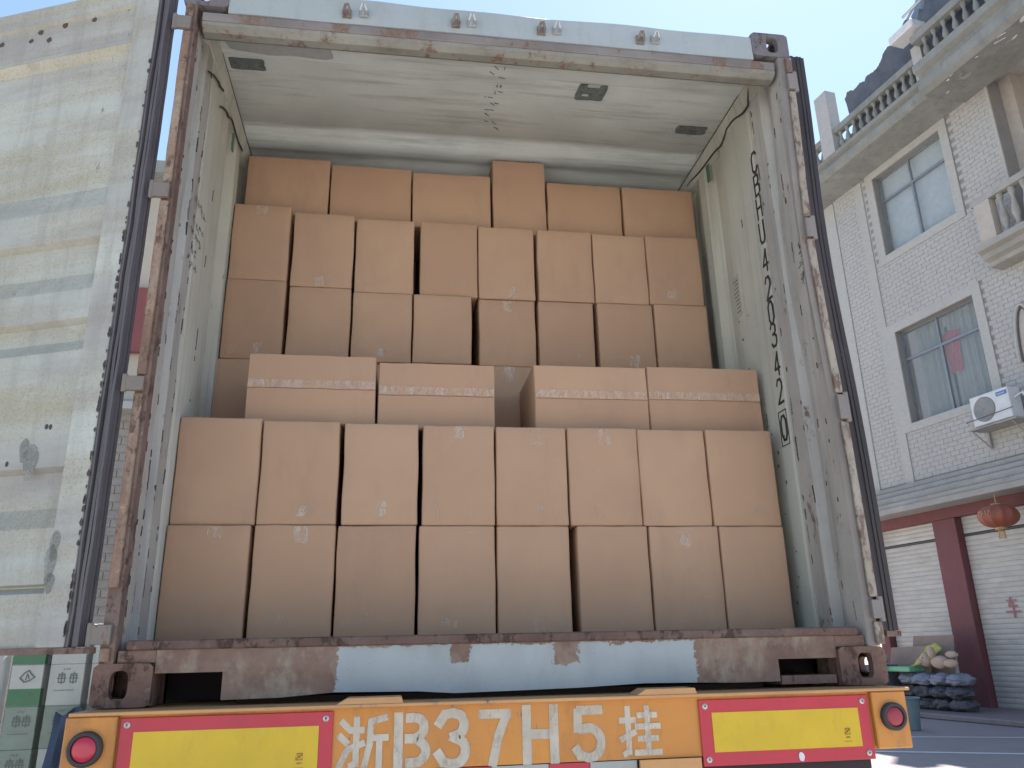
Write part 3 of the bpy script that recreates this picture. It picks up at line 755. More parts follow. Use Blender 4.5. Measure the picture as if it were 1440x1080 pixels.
# recessed column of the third layer, of which the two ends of gaps are seen
carton(-1.190+.012, -.898, .966, 1.370, .875, .48, 'shaded carton set back between the left wall and the wide lying carton', seed=311, tapes='')
carton(-.012, .262, .957, 1.370, .87, .48, 'shaded carton with a loose tape tail, set back in the gap between the wide cartons', seed=312, tapes='t')
Dx = [(-1.160, -.898, 1.372, 1.757), (-.881, -.604, 1.372, 1.730), (-.594, -.324, 1.372, 1.713), (-.317, -.048, 1.372, 1.711), (-.011, .256, 1.372, 1.705), (.271, .538, 1.371, 1.705), (.560, .835, 1.372, 1.708), (.844, 1.112, 1.372, 1.713)]
row('D', .872, .48, Dx, 'tb', 4, lb('row just above the wide cartons', {0: 'in wall shade', 3: 'beside the dark gap', 4: 'just right of the dark gap', 7: 'closest to the paper sticker'}))
Ex = [(-1.160, -.900, 1.759, 2.150), (-.882, -.604, 1.735, 2.120), (-.593, -.320, 1.718, 2.106), (-.290, -.016, 1.716, 2.108), (-.011, .261, 1.712, 2.095), (.278, .551, 1.711, 2.092), (.558, .828, 1.714, 2.090), (.832, 1.108, 1.717, 2.090)]
row('E', .885, .48, Ex, 'tb', 5, lb('second row from the top', {0: 'highest of its row', 7: 'at the right wall'}))
for i, (a, b, z0, z1, lab) in enumerate([(-1.137, -.742, 2.154, 2.474, 'wide flat carton at the left end of the top row'), (-.733, -.338, 2.135, 2.452, 'wide flat carton, second from the left in the top row'), (-.330, .063, 2.128, 2.438, 'wide flat carton left of the tall one in the top row'), (.076, .349, 2.112, 2.540, 'tall upright carton standing above the others in the top row'), (.359, .748, 2.110, 2.427, 'wide flat carton right of the tall one in the top row'), (.760, 1.145, 2.108, 2.427, 'wide flat carton at the right end of the top row')]):
    carton(a, b, z0, z1, .975, .38, lab, seed=600+i, tapes='b' if i == 3 else '')
# rest of the load behind, seen only as dark depth between the cartons
m = M(); rnd = random.Random(3)
for k in range(3):
    for i in range(8):
        x = -1.15+i*.289
        if k == 2: m.box((x, .90+.0*i, .960), (x+.272, 1.34, 1.3695)) if i not in (0, 4) else None
        for j in range(1):
            if k < 2: m.box((x, .89, .178+k*.39), (x+.272, 1.36, .178+k*.39+.385))
for k in range(5):
    for i in range(8):
        x = -1.15+i*.289
        m.box((x, 1.375, .178+k*.388), (x+.274, 1.85, .178+k*.388+.383))
for j in range(4):
    for i in range(8):
        for k in range(6): m.box((-1.15+i*.289, 1.87+j*.49, .178+k*.388), (-1.15+i*.289+.28, 2.35+j*.49, .178+k*.388+.383))
tag(m.build('carton_load', CARD, loc=(0, 1.3, .178)), 'rest of the brown carton load stacked behind the front ones', 'carton stack', kind='stuff')

# ------------------------------------------------------------------ trailer
TRL = thing('semi_trailer', (0, 0, ZG), 'orange skeletal semi trailer with red and yellow reflector boards under the container', 'trailer')
def tp(m, name, mat, **k): return m.build(name, mat, TRL, **k)
bm_ = B((-1.228, -.098, -.176), (1.183, -.092, -.013)).build('rear_bumper', ORANGE, TRL); ORG[bm_.name] = ORG[TRL.name]
m = B((-1.225, -.122, -.0125), (1.205, .25, -.0035)); tp(m, 'bumper_top_lip', ORANGEL, bevel=.0015)
tp(B((-1.20, -.0915, -.30), (1.06, .249, -.013)), 'rear_bolster', DARK)
tp(B((-1.12, .251, -.16), (1.12, 11.9, -.03)), 'gap_block_deck', DARK)  # made-up deck, added to keep bright ground out of the sill gap
tp(B((-1.21, .252, -.165), (1.21, .9, -.028)), 'gap_block_plate', DARK)  # wider plate added to stop a bright leak near the left casting
tp(B((-1.20, .45, -.0275), (1.20, .55, .004)), 'gap_block_beam', DARK)  # beam made this wide to block a bright spot under the container
tp(B((-.84, .12, -.012), (.84, .17, .012)), 'support_beam', DARK)
for a, b in ((-.53, -.345), (.335, .52)):
    tp(M().prism([(a, -.003), (a+.03, .013), (b-.005, .013), (b, -.003)], -.119, -.03, lambda p, q, d: (p, d, q)), 'twist_lock_plate', ORANGEL)
# lower warning strip under the plate
for i, (a, b, mt) in enumerate(((-.62, -.42, RED), (-.42, -.25, ORANGE), (-.25, -.095, RED), (-.095, .07, CWHITE), (.07, .19, RED), (.19, .33, CWHITE))):
    tp(B((a+.001, -.0965, -.23), (b-.001, -.093, -.179)), 'warning_strip', mt)
tp(B((.335, -.11, -.30), (.52, -.0985, -.178)), 'lower_bracket', ORANGEL)
tp(B((-1.10, -.097, -.30), (-.63, -.0925, -.179)), 'lower_beam', ORANGE)
def reflector(x0, x1, z0, z1, mk, zt):
    o = B((x0, -.106, z0), (x1, -.100, z1)).build('reflector_board', RED, TRL, bevel=.0015); ORG[o.name] = ORG[TRL.name]
    B((x0+.037, -.1075, z0+.037), (x1-.038, -.1062, z1-.036)).build('yellow_field', YEL, o)
    for x in (x0+.018, x1-.020):
        for z in (z0+.018, z1-.018):
            M().lathe((x, -.1065, z), [(.0085, 0), (.0085, .0015), (.0045, .003), (.003, .0035)], 12, 'y').build('rivet', STEEL, o)
            M().lathe((x, -.1100, z), [(.0028, 0), (.0024, .0006)], 8, 'y').build('rivet_core', HOLE, o)
    T = lambda a, b, d: (mk+a, -.1076-d, zt+b)
    m = M(); 
    for q in ([(0, .007), (0, 0), (.009, 0)], [(.005, .016), (.016, .016), (.016, .008)], [(.003, .004), (.013, .013)], [(.003, .011), (.003, .016)], [(.013, 0), (.016, 0), (.016, .003)], [(.006, .009), (.009, .005), (.011, .009)]): m.stroke(q, .0024, T, .0005)
    for q in range(5): m.stroke([(.002+q*.003, -.010), (.0035+q*.003, -.0075)], .0012, T, .0005)
    m.stroke([(-.004, -.020), (.02, -.020)], .0012, T, .0005)
    m.build('printed_mark', plain('dark_orange_print', (.32, .12, .02), .6, dirt=0), o)
    return o
reflector(-1.097, -.537, -.235, -.020, -.632, -.140)
rb = reflector(.527, 1.070, -.203, -.022, .980, -.131)
M().prism([(.832+.009*math.cos(t)*(1+.5*noise.noise(Vector((math.cos(t)*2, math.sin(t)*2, 4)))), -.187+.012*math.sin(t)*(1+.5*noise.noise(Vector((math.sin(t)*3, math.cos(t)*2, 9))))) for t in [i*2*math.pi/16 for i in range(16)]], -.1085, -.1062, lambda a, b, d: (a, d, b)).build('paint_scuff', WHITE, rb)
for xa, xb, xc, zc, r, mt, z0 in ((-1.232, -1.102, -1.172, -.092, .044, LENS, -.24), (1.078, 1.190, 1.136, -.085, .040, LENSD, -.175)):
    pl = B((xa, -.118, z0), (xb, -.102, -.014)).build('lamp_plate', ORANGE, TRL, bevel=.003); ORG[pl.name] = ORG[TRL.name]
    M().lathe((xc, -.118, zc), [(r, 0), (r, .014), (r-.004, .018), (r-.011, .018), (r-.012, .008), (.001, .008)], 36, 'y').build('lamp_ring', RUBBER, pl, smooth=True)
    M().lathe((xc, -.1262, zc), [(r-.0125, 0), (r-.013, .006), (r-.018, .010), (r*.35, .013), (.001, .0135)], 32, 'y').build('lamp_lens', mt, pl, smooth=True)
# licence lettering
def TL(x0, x1, z0, z1):
    return lambda a, b, d: (x0+a*(x1-x0), -.0982-d, z0+b*(z1-z0))
def strokes(name, x0, x1, z0, z1, segs, w):
    m = M(); sx_, sz = (x1-x0), (z1-z0)
    for st in segs:
        if len(st) > 3:
            for _ in range(2):
                q = [st[0]]
                for A_, B_ in zip(st, st[1:]): q += [(A_[0]*.75+B_[0]*.25, A_[1]*.75+B_[1]*.25), (A_[0]*.25+B_[0]*.75, A_[1]*.25+B_[1]*.75)]
                st = q+[st[-1]]
        m.stroke([(a*sx_, b*sz) for a, b in st], w, lambda a, b, d: (x0+a, -.0985-d, z0+b), .0006)
    m.build(name, STEN, bm_)
strokes('plate_character', -.520, -.388, -.169, -.037, [[(.06, .90), (.19, .78)], [(.02, .63), (.16, .50)], [(.03, .06), (.17, .34)], [(.36, .96), (.36, .08)], [(.24, .74), (.48, .74)], [(.22, .38), (.50, .48)], [(.25, .06), (.36, .10)], [(.66, .90), (.97, .97)], [(.66, .88), (.64, .45), (.54, .05)], [(.66, .58), (.99, .58)], [(.84, .56), (.84, .0)]], .0175)
strokes('plate_letter', -.368, -.273, -.166, -.038, [[(.12, .0), (.12, 1)], [(.42, .95), (.70, .95), (.86, .84), (.86, .66), (.66, .53), (.40, .53)], [(.68, .51), (.92, .36), (.92, .18), (.72, .05), (.42, .05)]], .025)
strokes('plate_digit', -.250, -.160, -.170, -.032, [[(.08, .78), (.26, .95), (.44, .97)], [(.56, .97), (.78, .93), (.88, .76), (.80, .60), (.52, .53)], [(.52, .52), (.86, .42), (.92, .22), (.78, .06), (.56, .02)], [(.44, .02), (.22, .06), (.05, .22)]], .026)
strokes('plate_digit', -.126, -.042, -.170, -.030, [[(.04, .92), (.96, .92)], [(.88, .86), (.62, .50), (.42, .0)]], .025)
strokes('plate_letter', -.002, .100, -.169, -.029, [[(.10, 0), (.10, .46)], [(.10, .54), (.10, 1)], [(.88, 0), (.88, 1)], [(.22, .50), (.80, .50)]], .026)
strokes('plate_digit', .148, .230, -.168, -.030, [[(.94, .93), (.20, .93)], [(.14, .90), (.12, .56)], [(.24, .56), (.62, .60), (.92, .44), (.94, .22), (.78, .06), (.56, .02)], [(.42, .02), (.18, .06), (.04, .18)]], .025)
strokes('plate_character', .285, .402, -.165, -.038, [[(.2, 1), (.2, .06)], [(.02, .74), (.36, .74)], [(.02, .34), (.36, .48)], [(.08, .03), (.20, .08)], [(.48, .84), (.92, .84)], [(.70, 1), (.70, .62)], [(.42, .60), (.99, .60)], [(.70, .52), (.70, .08)], [(.48, .34), (.92, .34)], [(.38, .05), (1, .05)]], .0165)
for y in (-1,):
    for sx in (-.42, .42): tp(B((sx-.06, .2, -.42), (sx+.06, 11.8, -.02)), 'chassis_rail', CHASS)
for yb in (1.6, 2.9, 4.2):
    ax = M().tube([(-1.0, yb, ZG+.5), (1.0, yb, ZG+.5)], .06, 10).build('axle', CHASS, TRL); ORG[ax.name] = ORG[TRL.name]
    for sx in (-1, 1):
        for q in (0, 1):
            xc = sx*(1.03-q*.32)
            m = M(); n = 28; prof = [(.30, -.12), (.46, -.13), (.50, -.10), (.50, .10), (.46, .13), (.30, .12)]
            for r_, h_ in prof:
                for j in range(n): m.v.append(Vector((xc+h_, yb+r_*math.cos(2*math.pi*j/n), ZG+.5+r_*math.sin(2*math.pi*j/n))))
            for i in range(5):
                for j in range(n): m.f.append((i*n+j, i*n+(j+1) % n, (i+1)*n+(j+1) % n, (i+1)*n+j))
            m.f += [tuple(range(n)), tuple(5*n+j for j in range(n))]
            m.build('tyre', RUBBER, ax, smooth=True)

# ------------------------------------------------------------------ right-hand building
RB = thing('town_house', F(0, 0, 0), 'three storey white brick house with balconies and roller shutters on the right', 'house')
def rp(m, name, mat, parent=None, **k): return m.build(name, mat, parent or RB, **k)
def FBX(a, b): return M().box(a, b, lambda s, o, h: F(s, o, h))
DEP = -8
# wall masses behind the skin; openings left for windows
W1 = (-1.60, .63, 6.16, 8.42); W2 = (-1.66, .47, 10.38, 12.54)
def ring_wall(s0, s1, h0, h1, wins, o0, o1):
    """wall as boxes around rectangular openings"""
    m = M(); hs = sorted({h0, h1, *[w[2] for w in wins], *[w[3] for w in wins]})
    for a, b in zip(hs, hs[1:]):
        cut = [(w[0], w[1]) for w in wins if w[2] < (a+b)/2 < w[3]]; s = s0
        for c0, c1 in sorted(cut):
            if c0 > s: m.box((s, o0, a), (c0, o1, b), lambda s, o, h: F(s, o, h))
            s = c1
        if s1 > s: m.box((s, o0, a), (s1, o1, b), lambda s, o, h: F(s, o, h))
    return m
rp(ring_wall(-3.02, 2.75, 3.95, 12.9, [W1, W2], -.35, 0), 'wall', MORTAR)
rp(FBX((2.40, DEP, 0), (2.75, -.351, 12.9)), 'side_wall', PLASTER)
rp(ring_wall(-14, -3.021, 3.95, 7.9, [], -1.6, -1.4), 'wall', LOGGIA)
rp(ring_wall(-14, -3.021, 8.3, 12.9, [], -1.6, -1.4), 'wall', LOGGIA)
rp(FBX((-3.3, -1.39, 3.95), (-3.021, -.351, 12.9)), 'loggia_side', LOGGIA)
rp(FBX((-14, -1.4, 12.9), (-3.021, 0, 13.0)), 'loggia_ceiling', PLASTER)
rp(FBX((-14, DEP, 12.91), (2.74, -.36, 13.1)), 'roof_slab', CONC)
# bricks: real, raised off the mortar; too small here to pick apart singly
zones = [(1.10, 1.93, 4.85, 12.7), (-2.95, .86, 4.85, 12.7), (2.28, 2.74, 4.85, 12.7)]
m = M(); bh, bl = .105, .235
frames = [(-1.82, .86, 5.98, 8.64), (-1.88, .70, 10.18, 12.72)]
h = 4.86; k = 0
while h < 12.7:
    for z0, z1, _, _ in zones:
        s = z0-(bl/2 if k % 2 else 0)
        while s < z1:
            a, b = max(s, z0)+.004, min(s+bl, z1)-.004
            mid = (a+b)/2
            if b-a > .04 and not any(f0-.05 < mid < f1+.05 and f2 < h+bh/2 < f3 for f0, f1, f2, f3 in frames):
                m.box((a, .001, h+.004), (b, .007+.003*random.random(), h+bh-.004), lambda s, o, h: F(s, o, h))
            s += bl
    h += bh; k += 1
tag(rp(m, 'brick', BRICK), kind='stuff')
for s0, s1 in ((1.93, 2.28), (.86, 1.10), (-3.02, -2.95)): rp(FBX((s0, .0, 4.8), (s1, .03, 12.7)), 'pilaster', PLASTER)
def window(w, fr, curtains, glass_mat):
    s0, s1, h0, h1 = w; f0, f1, f2, f3 = fr
    wn = rp(ring_wall(f0, f1, f2, f3, [w], .001, .035), 'window', PLASTER); ORG[wn.name] = ORG[RB.name]
    def wp(mm, name, mat): return mm.build(name, mat, wn)
    a = M(); t = .05
    def bar(x0, x1, y0, y1): a.box((x0, -.19, y0), (x1, -.13, y1), lambda s, o, h: F(s, o, h))
    bar(s0, s1, h1-t, h1); bar(s0, s1, h0, h0+t); bar(s0, s0+t, h0+t, h1-t); bar(s1-t, s1, h0+t, h1-t)
    tr = h1-(h1-h0)*.31; mid = (s0+s1)/2+.05
    bar(s0+t, s1-t, tr-.03, tr+.03); bar(mid-.03, mid+.03, h0+t, tr-.03); bar(mid-.02, mid+.02, tr+.03, h1-t)
    wp(a, 'window_frame', ALU)
    for x0, x1, y0, y1 in ((s0+t, mid-.03, h0+t, tr-.03), (mid+.03, s1-t, h0+t, tr-.03), (s0+t, mid-.02, tr+.03, h1-t), (mid+.02, s1-t, tr+.03, h1-t)):
        wp(FBX((x0, -.163, y0), (x1, -.157, y1)), 'pane', glass_mat)
    wp(FBX((s0, -.9, h0), (s1, -.88, h1)), 'room_back', CURTD)
    if curtains:
        for c0, c1 in ((s0+.05, mid-.1), (mid-.02, s1-.3)):
            mm = M(); n = 60
            for i in range(n+1):
                s = c0+(c1-c0)*i/n; o = -.30+.035*math.sin(i*.95)+.02*math.sin(i*.37)
                mm.v += [F(s, o, h0+.02), F(s, o, h1-.02), F(s, o-.004, h0+.02), F(s, o-.004, h1-.02)]
            for i in range(n): mm.f += [(4*i, 4*i+4, 4*i+5, 4*i+1), (4*i+2, 4*i+3, 4*i+7, 4*i+6)]
            wp(mm, 'curtain', CURT)
    else:
        wp(FBX((s0+.02, -.26, h0+.02), (s1-.02, -.25, h1-.02)), 'blind', plain('pale_blue_blind', (.55, .62, .66), .7))
    return wn
window(W2, frames[1], False, GLASSG)
w1o = window(W1, frames[0], True, GLASSG)
# red cloth hanging inside lower window
mm = M(); 
for i in range(11):
    for j in range(9):
        s = -.62-.34*(i/10-.5)*(1-.45*j/8)*2*.8; h_ = 8.0-.95*j/8-.1*abs(i/10-.5)
        mm.v.append(F(s, -.24+.02*math.sin(i*1.7+j*.8), h_))
for i in range(10):
    for j in range(8): mm.f.append((i*9+j, i*9+j+1, i*9+j+10, i*9+j+9))
mm.v += [v+FN*-.01 for v in mm.v]; kk = 99
mm.f += [tuple(x+kk for x in reversed(f)) for f in mm.f]
tag(mm.build('red_cloth', REDC, loc=F(-.6, -.24, 7)), 'red cloth hanging behind the lower window of the white brick house', 'cloth')
# ground floor cornice / canopy, stepped moulding
prof = [(0, 4.13), (.62, 4.13), (.62, 4.25), (.56, 4.27), (.56, 4.36), (.44, 4.40), (.44, 4.52), (.30, 4.58), (.30, 4.66), (.16, 4.72), (.16, 4.80), (0, 4.80)]
rp(M().prism(prof, -14, 2.9, lambda a, b, d: F(d, a+.001, b)), 'cornice', CONCL)
# ground floor: beams, columns, shutters
for s0, s1 in ((0, .62), (-5.4, -4.8), (2.45, 2.74)): rp(FBX((s0, -.3, 0), (s1, .0, 3.90)), 'column', MAROON, bevel=.01)
rp(FBX((-14, -.3, 3.90), (2.74, .02, 4.128)), 'beam', MAROON)
rp(FBX((-14, -1.0, .0), (2.39, -.95, 3.9)), 'shop_back_wall', CURTD)
def shutter(s0, s1):
    sh = FBX((s0, -.20, 3.50), (s1, -.17, 3.53)).build('roller_shutter', GASKET, RB); ORG[sh.name] = ORG[RB.name]
    # slat: shared mesh, convex profile
    w = s1-s0-.02; n = 6
    me = None
    h_ = .09; k = 0
    while h_ < 3.88:
        if abs(h_+.05-3.515) < .06: h_ += .06; continue
        if me is None:
            mm = M(); pts = [(-.010+.010*math.sin(math.pi*i/n)**.7, .0965*i/n) for i in range(n+1)]
            pts = pts+[(-.02, .0965), (-.02, 0)]
            mm.prism(pts, 0, w, lambda a, b, d: FD*d+FN*a+Vector((0, 0, b)))
            o = mm.build('slat', SHUT, None, smooth=True); me = o.data
        else:
            o = bpy.data.objects.new('slat', me); COL.objects.link(o)
        o.parent = sh; o.location = F(s0+.01, -.17, h_)-ORG[RB.name]; h_ += .1; k += 1
    FBX((s0, -.20, 0), (s1, -.16, .088)).build('bottom_bar', SHUT, sh)
    return sh
shutter(.63, 2.44); sr = shutter(-4.79, -.01)
def fstroke(name, s_left, h0, w, hh, segs, lw, mat):
    m = M()
    for st in segs: m.stroke([(a*w, b*hh) for a, b in st], lw, lambda a, b, d: F(s_left-a, -.158+d, h0+b), .004)
    m.build(name, mat, sr)
REDINK = plain('red_sign_ink', (.36, .15, .16), .7, dirt=0)
fstroke('shutter_character', -.66, 1.80, .34, .38, [[(.2, .86), (.82, .86)], [(.46, 1), (.28, .58), (.80, .58)], [(.05, .30), (.95, .30)], [(.54, .74), (.54, 0)]], .035, REDINK)
fstroke('shutter_character', -1.00, 1.22, .40, .42, [[(.05, .95), (.15, .85)], [(.02, .66), (.18, .66), (.18, .1), (.28, .22)], [(.38, .9), (.36, 0)], [(.38, .9), (.62, .9), (.62, .05)], [(.38, .68), (.62, .68)], [(.38, .46), (.62, .46)], [(.72, .72), (1, .72)], [(.90, 1), (.90, 0), (.80, .06)], [(.74, .5), (.80, .4)]], .032, REDINK)
# roof cornice and parapet
prof = [(0, 12.72), (.84, 12.80), (.92, 12.86), (.92, 13.0), (.86, 13.04), (.86, 13.10), (.97, 13.14), (.97, 13.24), (0, 13.24)]
rp(M().prism(prof, -2.45, 2.9, lambda a, b, d: F(d, a+.001, b)), 'roof_cornice', CONC)
prof2 = [(0, 12.70), (1.15, 12.62), (1.28, 12.70), (1.28, 12.92), (1.20, 12.98), (1.20, 13.10), (1.34, 13.16), (1.34, 13.34), (0, 13.34)]
rp(M().prism(prof2, -14, -2.451, lambda a, b, d: F(d, a+.001, b)), 'roof_cornice', CONC)
def baluster(parent, s, o, h0, hh, r=.075, mt=CONC, first={}):
    key = (round(hh, 2), mt.name)
    if key not in first:
        pr_ = [(.8, 0), (.8, .08), (.5, .12), (.55, .2), (.95, .36), (.8, .5), (.45, .68), (.42, .8), (.7, .88), (.75, 1)]
        ob = M().lathe((0, 0, 0), [(a*r, b*hh) for a, b in pr_], 10).build('baluster', mt, None, smooth=True); first[key] = ob.data
    else:
        ob = bpy.data.objects.new('baluster', first[key]); COL.objects.link(ob)
    ob.parent = parent; ob.location = F(s, o, h0)-ORG[RB.name]
rp(FBX((-2.45, .50, 13.241), (1.55, .56, 13.70)), 'parapet_back', CONC)
rp(FBX((-14, .50, 13.341), (-2.46, .56, 14.0)), 'parapet_back', CONC)
par = rp(FBX((-2.35, .74, 13.74), (1.9, .94, 13.90)), 'parapet', CONC); ORG[par.name] = ORG[RB.name]
for i in range(17): baluster(par, 1.55-i*.235, .84, 13.24, .50)
par2 = rp(FBX((-14, 1.05, 13.92), (-2.5, 1.28, 14.1)), 'parapet', CONC); ORG[par2.name] = ORG[RB.name]
for i in range(16): baluster(par2, -2.75-i*.26, 1.16, 13.34, .58)
for s0, s1, hh in ((.52, .96, 15.08), (-2.46, -2.20, 14.1), (1.7, 2.1, 14.0)): rp(FBX((s0, .66, 13.241), (s1, .98, hh)), 'parapet_pier', BRICK)
# peeling paint flakes under and on the cornice
for k in range(26):
    s = random.uniform(-5.2, -2.6); o = random.uniform(.35, 1.22); sz = random.uniform(.03, .14); an = random.uniform(0, 6)
    hb = 12.70-.07*min(o, 1.15)
    q = [(s+sz*math.cos(t+an)*random.uniform(.4, 1.3), o+sz*.45*math.sin(t)*random.uniform(.5, 1.2)) for t in [i*2*math.pi/8 for i in range(8)]]
    q = [(a, min(b, 1.14)) for a, b in q]
    rp(M().prism(q, -.012, .0, lambda a, b, d: F(a, b, 12.70-.07*b+d-.003)), 'paint_flake', CONCL if k % 3 else WHITE)
# balcony at the right edge
for s_near, h_s in ((-2.42, 8.60), ):
    bal = rp(M().prism([(0, h_s), (.34, h_s+.02), (.34, h_s+.12), (.48, h_s+.16), (.48, h_s+.27), (.62, h_s+.31), (.62, h_s+.44), (0, h_s+.44)], -14, s_near, lambda a, b, d: F(d, a+.019, b)), 'balcony', CONCL); ORG[bal.name] = ORG[RB.name]
    FBX((-14, .40, h_s+1.32), (s_near-.05, .60, h_s+1.46)).build('handrail', CONCL, bal)
    FBX((s_near-.48, .405, h_s+.441), (s_near-.12, .595, h_s+1.319)).build('balcony_pier', LOGGIA, bal)
    for i in range(14): baluster(bal, s_near-.66-i*.27, .5, h_s+.44, .88, .09, CONCL)
# arched ornament on the second floor wall (pale rim with dark line)
pts = [(-2.42+.22*math.cos(t)*1.0, 7.15+.62*math.sin(t)) for t in [i*math.pi/14 for i in range(15)]]
rp(M().tube([F(-2.62+.26*math.cos(t), .06, 6.6+1.15*math.sin(t)) for t in [i*math.pi/20 for i in range(21)]], .035, 8), 'arched_trim', PLASTER, smooth=True)
rp(M().tube([F(-2.62+.21*math.cos(t), .05, 6.6+1.08*math.sin(t)) for t in [i*math.pi/20 for i in range(21)]], .02, 6), 'arched_trim', GASKET, smooth=True)
rp(M().prism([(-2.62+.2*math.cos(t), 6.6+1.06*math.sin(t)) for t in [i*math.pi/16 for i in range(17)]], .019, .03, lambda a, b, d: F(a, d, b)), 'arched_panel', LOGGIA)
# air conditioner
AC = thing('air_conditioner', F(-1.9, .3, 5.45), 'white air conditioner unit on a bracket below the lower window of the brick house', 'air conditioner')
m = FBX((-2.25, .12, 5.50), (-1.35, .44, 6.12)); cas = m.build('casing', ACW, AC, bevel=.012); ORG[cas.name] = ORG[AC.name]
m = M()
for k in range(9): m.tube([F(-1.66+(.03+.025*k)*math.cos(t), .452, 5.81+(.03+.025*k)*math.sin(t)) for t in [i*2*math.pi/24 for i in range(25)]], .004, 4, False)
m.build('fan_grille', ACW, cas)
M().prism([(-1.66+.255*math.cos(t), 5.81+.255*math.sin(t)) for t in [i*2*math.pi/28 for i in range(28)]], .4395, .444, lambda a, b, d: F(a, d, b)).build('fan_opening', ACG, cas)
FBX((-2.22, .44, 5.98), (-1.98, .447, 6.06)).build('badge', BLUEL, cas)
m = M()
for i in range(6): m.stroke([(i*.032, 0), (i*.032, .032)], .009, lambda a, b, d: F(-2.01-a, .447+d, 6.0+b), .002); m.stroke([(i*.032, .016), (i*.032+.016, .016)], .007, lambda a, b, d: F(-2.01-a, .447+d, 6.0+b), .002)
m.build('badge_print', WHITE, cas)
m = FBX((-2.35, .02, 5.44), (-1.25, .50, 5.47)); m.box((-1.32, .02, 5.1), (-1.28, .06, 5.44), lambda s, o, h: F(s, o, h)); m.box((-2.24, .02, 5.1), (-2.2, .06, 5.44), lambda s, o, h: F(s, o, h))
for s in (-1.3, -2.22): m.tube([F(s, .06, 5.12), F(s, .46, 5.43)], .015, 6)
m.build('bracket', CONCL, AC)
AC.data if False else None
m = M().tube([F(-1.25, .5, 5.62), F(-1.25, .52, 5.62), F(-2.35, .52, 5.66)], .01, 5); m.build('rail', GASKET, AC)
m = M().tube([F(-2.26, .3, 5.9), F(-2.45, .3, 5.95), F(-2.55, .2, 5.6), F(-2.5, .1, 5.2), F(-2.7, .05, 5.0)], .03, 8); m.build('refrigerant_pipe', WHITE, AC, smooth=True)
# lantern
LN = thing('red_lantern', F(-1.60, .60, 3.6), 'round red paper lantern hanging under the ground floor cornice', 'lantern')
m = M(); n = 24; 
for i in range(13):
    t = math.pi*i/12; r_ = .05+.31*math.sin(t)
    for j in range(n):
        a = 2*math.pi*j/n; rr_ = r_*(1+.03*math.cos(j*math.pi))
        p = F(-1.60, .60, 3.66-.22*math.cos(math.pi-t)*-1)+Vector((rr_*math.cos(a), rr_*math.sin(a), 0)); m.v.append(p)
for i in range(12):
    for j in range(n): m.f.append((i*n+j, i*n+(j+1) % n, (i+1)*n+(j+1) % n, (i+1)*n+j))
m.f += [tuple(range(n)), tuple(12*n+j for j in range(n))]
m.build('lantern_shade', LANT, LN)
M().lathe(F(-1.60, .60, 3.40), [(.10, 0), (.10, .05), (.08, .06)], 16).build('gold_collar', GOLD, LN)
M().lathe(F(-1.60, .60, 3.86), [(.09, 0), (.09, .04), (.01, .05), (.008, .22)], 16).build('gold_collar', GOLD, LN)
m = M()
for j in range(14):
    a = 2*math.pi*j/14; p = F(-1.60, .60, 3.40)+Vector((.05*math.cos(a), .05*math.sin(a), 0)); m.tube([p, p+Vector((.01*math.cos(a), .01*math.sin(a), -.17))], .007, 4)
m.build('tassel', GOLD, LN)
m = M(); T = lambda a, b, d: F(-1.47-a, .965-1.2*(a-.13)**2+d, 3.66+b)
for q in ([(0, 0), (0, .08), (.05, .08)], [(.08, 0), (.08, .09)], [(.08, .045), (.13, .045)], [(.17, 0), (.17, .09)], [(.21, .0), (.25, .08)]): m.stroke(q, .012, T, .004)
m.build('lantern_print', GOLD, LN)

# tarps and clutter above the parapet
def drape(name, pts_top, pts_bot, mat, label, cat, nu=60, nv=12, amp=.08, off=.9, back=.5, group=None):
    """sagging cloth between an upper line and a lower line (s, o, h)"""
    m = M()
    def at(line, t):
        x = t*(len(line)-1); i = min(int(x), len(line)-2); f = x-i
        return [line[i][k]*(1-f)+line[i+1][k]*f for k in range(3)]
    for i in range(nu+1):
        for j in range(nv+1):
            a = at(pts_top, i/nu); b = at(pts_bot, i/nu); f = j/nv
            p = [a[k]*(1-f)+b[k]*f for k in range(3)]
            w = amp*noise.noise(Vector((p[0]*2.5, f*3, off*9)))+amp*.5*noise.noise(Vector((p[0]*8, f*7, 2)))
            jag = (.10*noise.noise(Vector((p[0]*4.5, 5, 1)))+.07*noise.noise(Vector((p[0]*14, 2, 7))))*(1-f)**3 if nu > 20 else 0
            m.v.append(F(p[0], p[1]+w, p[2]+w*.6+jag))
    for i in range(nu):
        for j in range(nv): m.f.append((i*(nv+1)+j, i*(nv+1)+j+1, (i+1)*(nv+1)+j+1, (i+1)*(nv+1)+j))
    k = len(m.v); m.v += [v-FN*.012 for v in m.v]; m.f += [tuple(x+k for x in reversed(f)) for f in m.f]
    return tag(m.build(name, mat, loc=F(*pts_bot[0]), smooth=True), label, cat, group)
drape('roof_tarp', [(.05, .85, 14.5), (-.45, .88, 14.52), (-1.1, .88, 14.47), (-1.5, .88, 14.72), (-2.3, .88, 14.95)], [(.1, .60, 13.3), (-.5, .6, 13.3), (-1.1, .6, 13.3), (-1.5, .6, 13.3), (-2.3, .6, 13.3)], TARP, 'dark tarpaulin sagging behind the roof balusters next to the brick pier', 'tarp', amp=.06)
drape('roof_tarp', [(-1.8, .82, 14.72), (-2.26, .82, 15.02), (-2.62, .82, 15.4), (-3.3, .82, 16.1), (-6, .82, 16.4)], [(-1.8, .70, 13.9), (-2.3, .66, 13.7), (-2.7, .66, 13.7), (-3.6, .66, 13.7), (-6, .66, 13.7)], NET, 'slate blue sheet rising over the roof corner at the top right', 'net', amp=.06, off=.4)
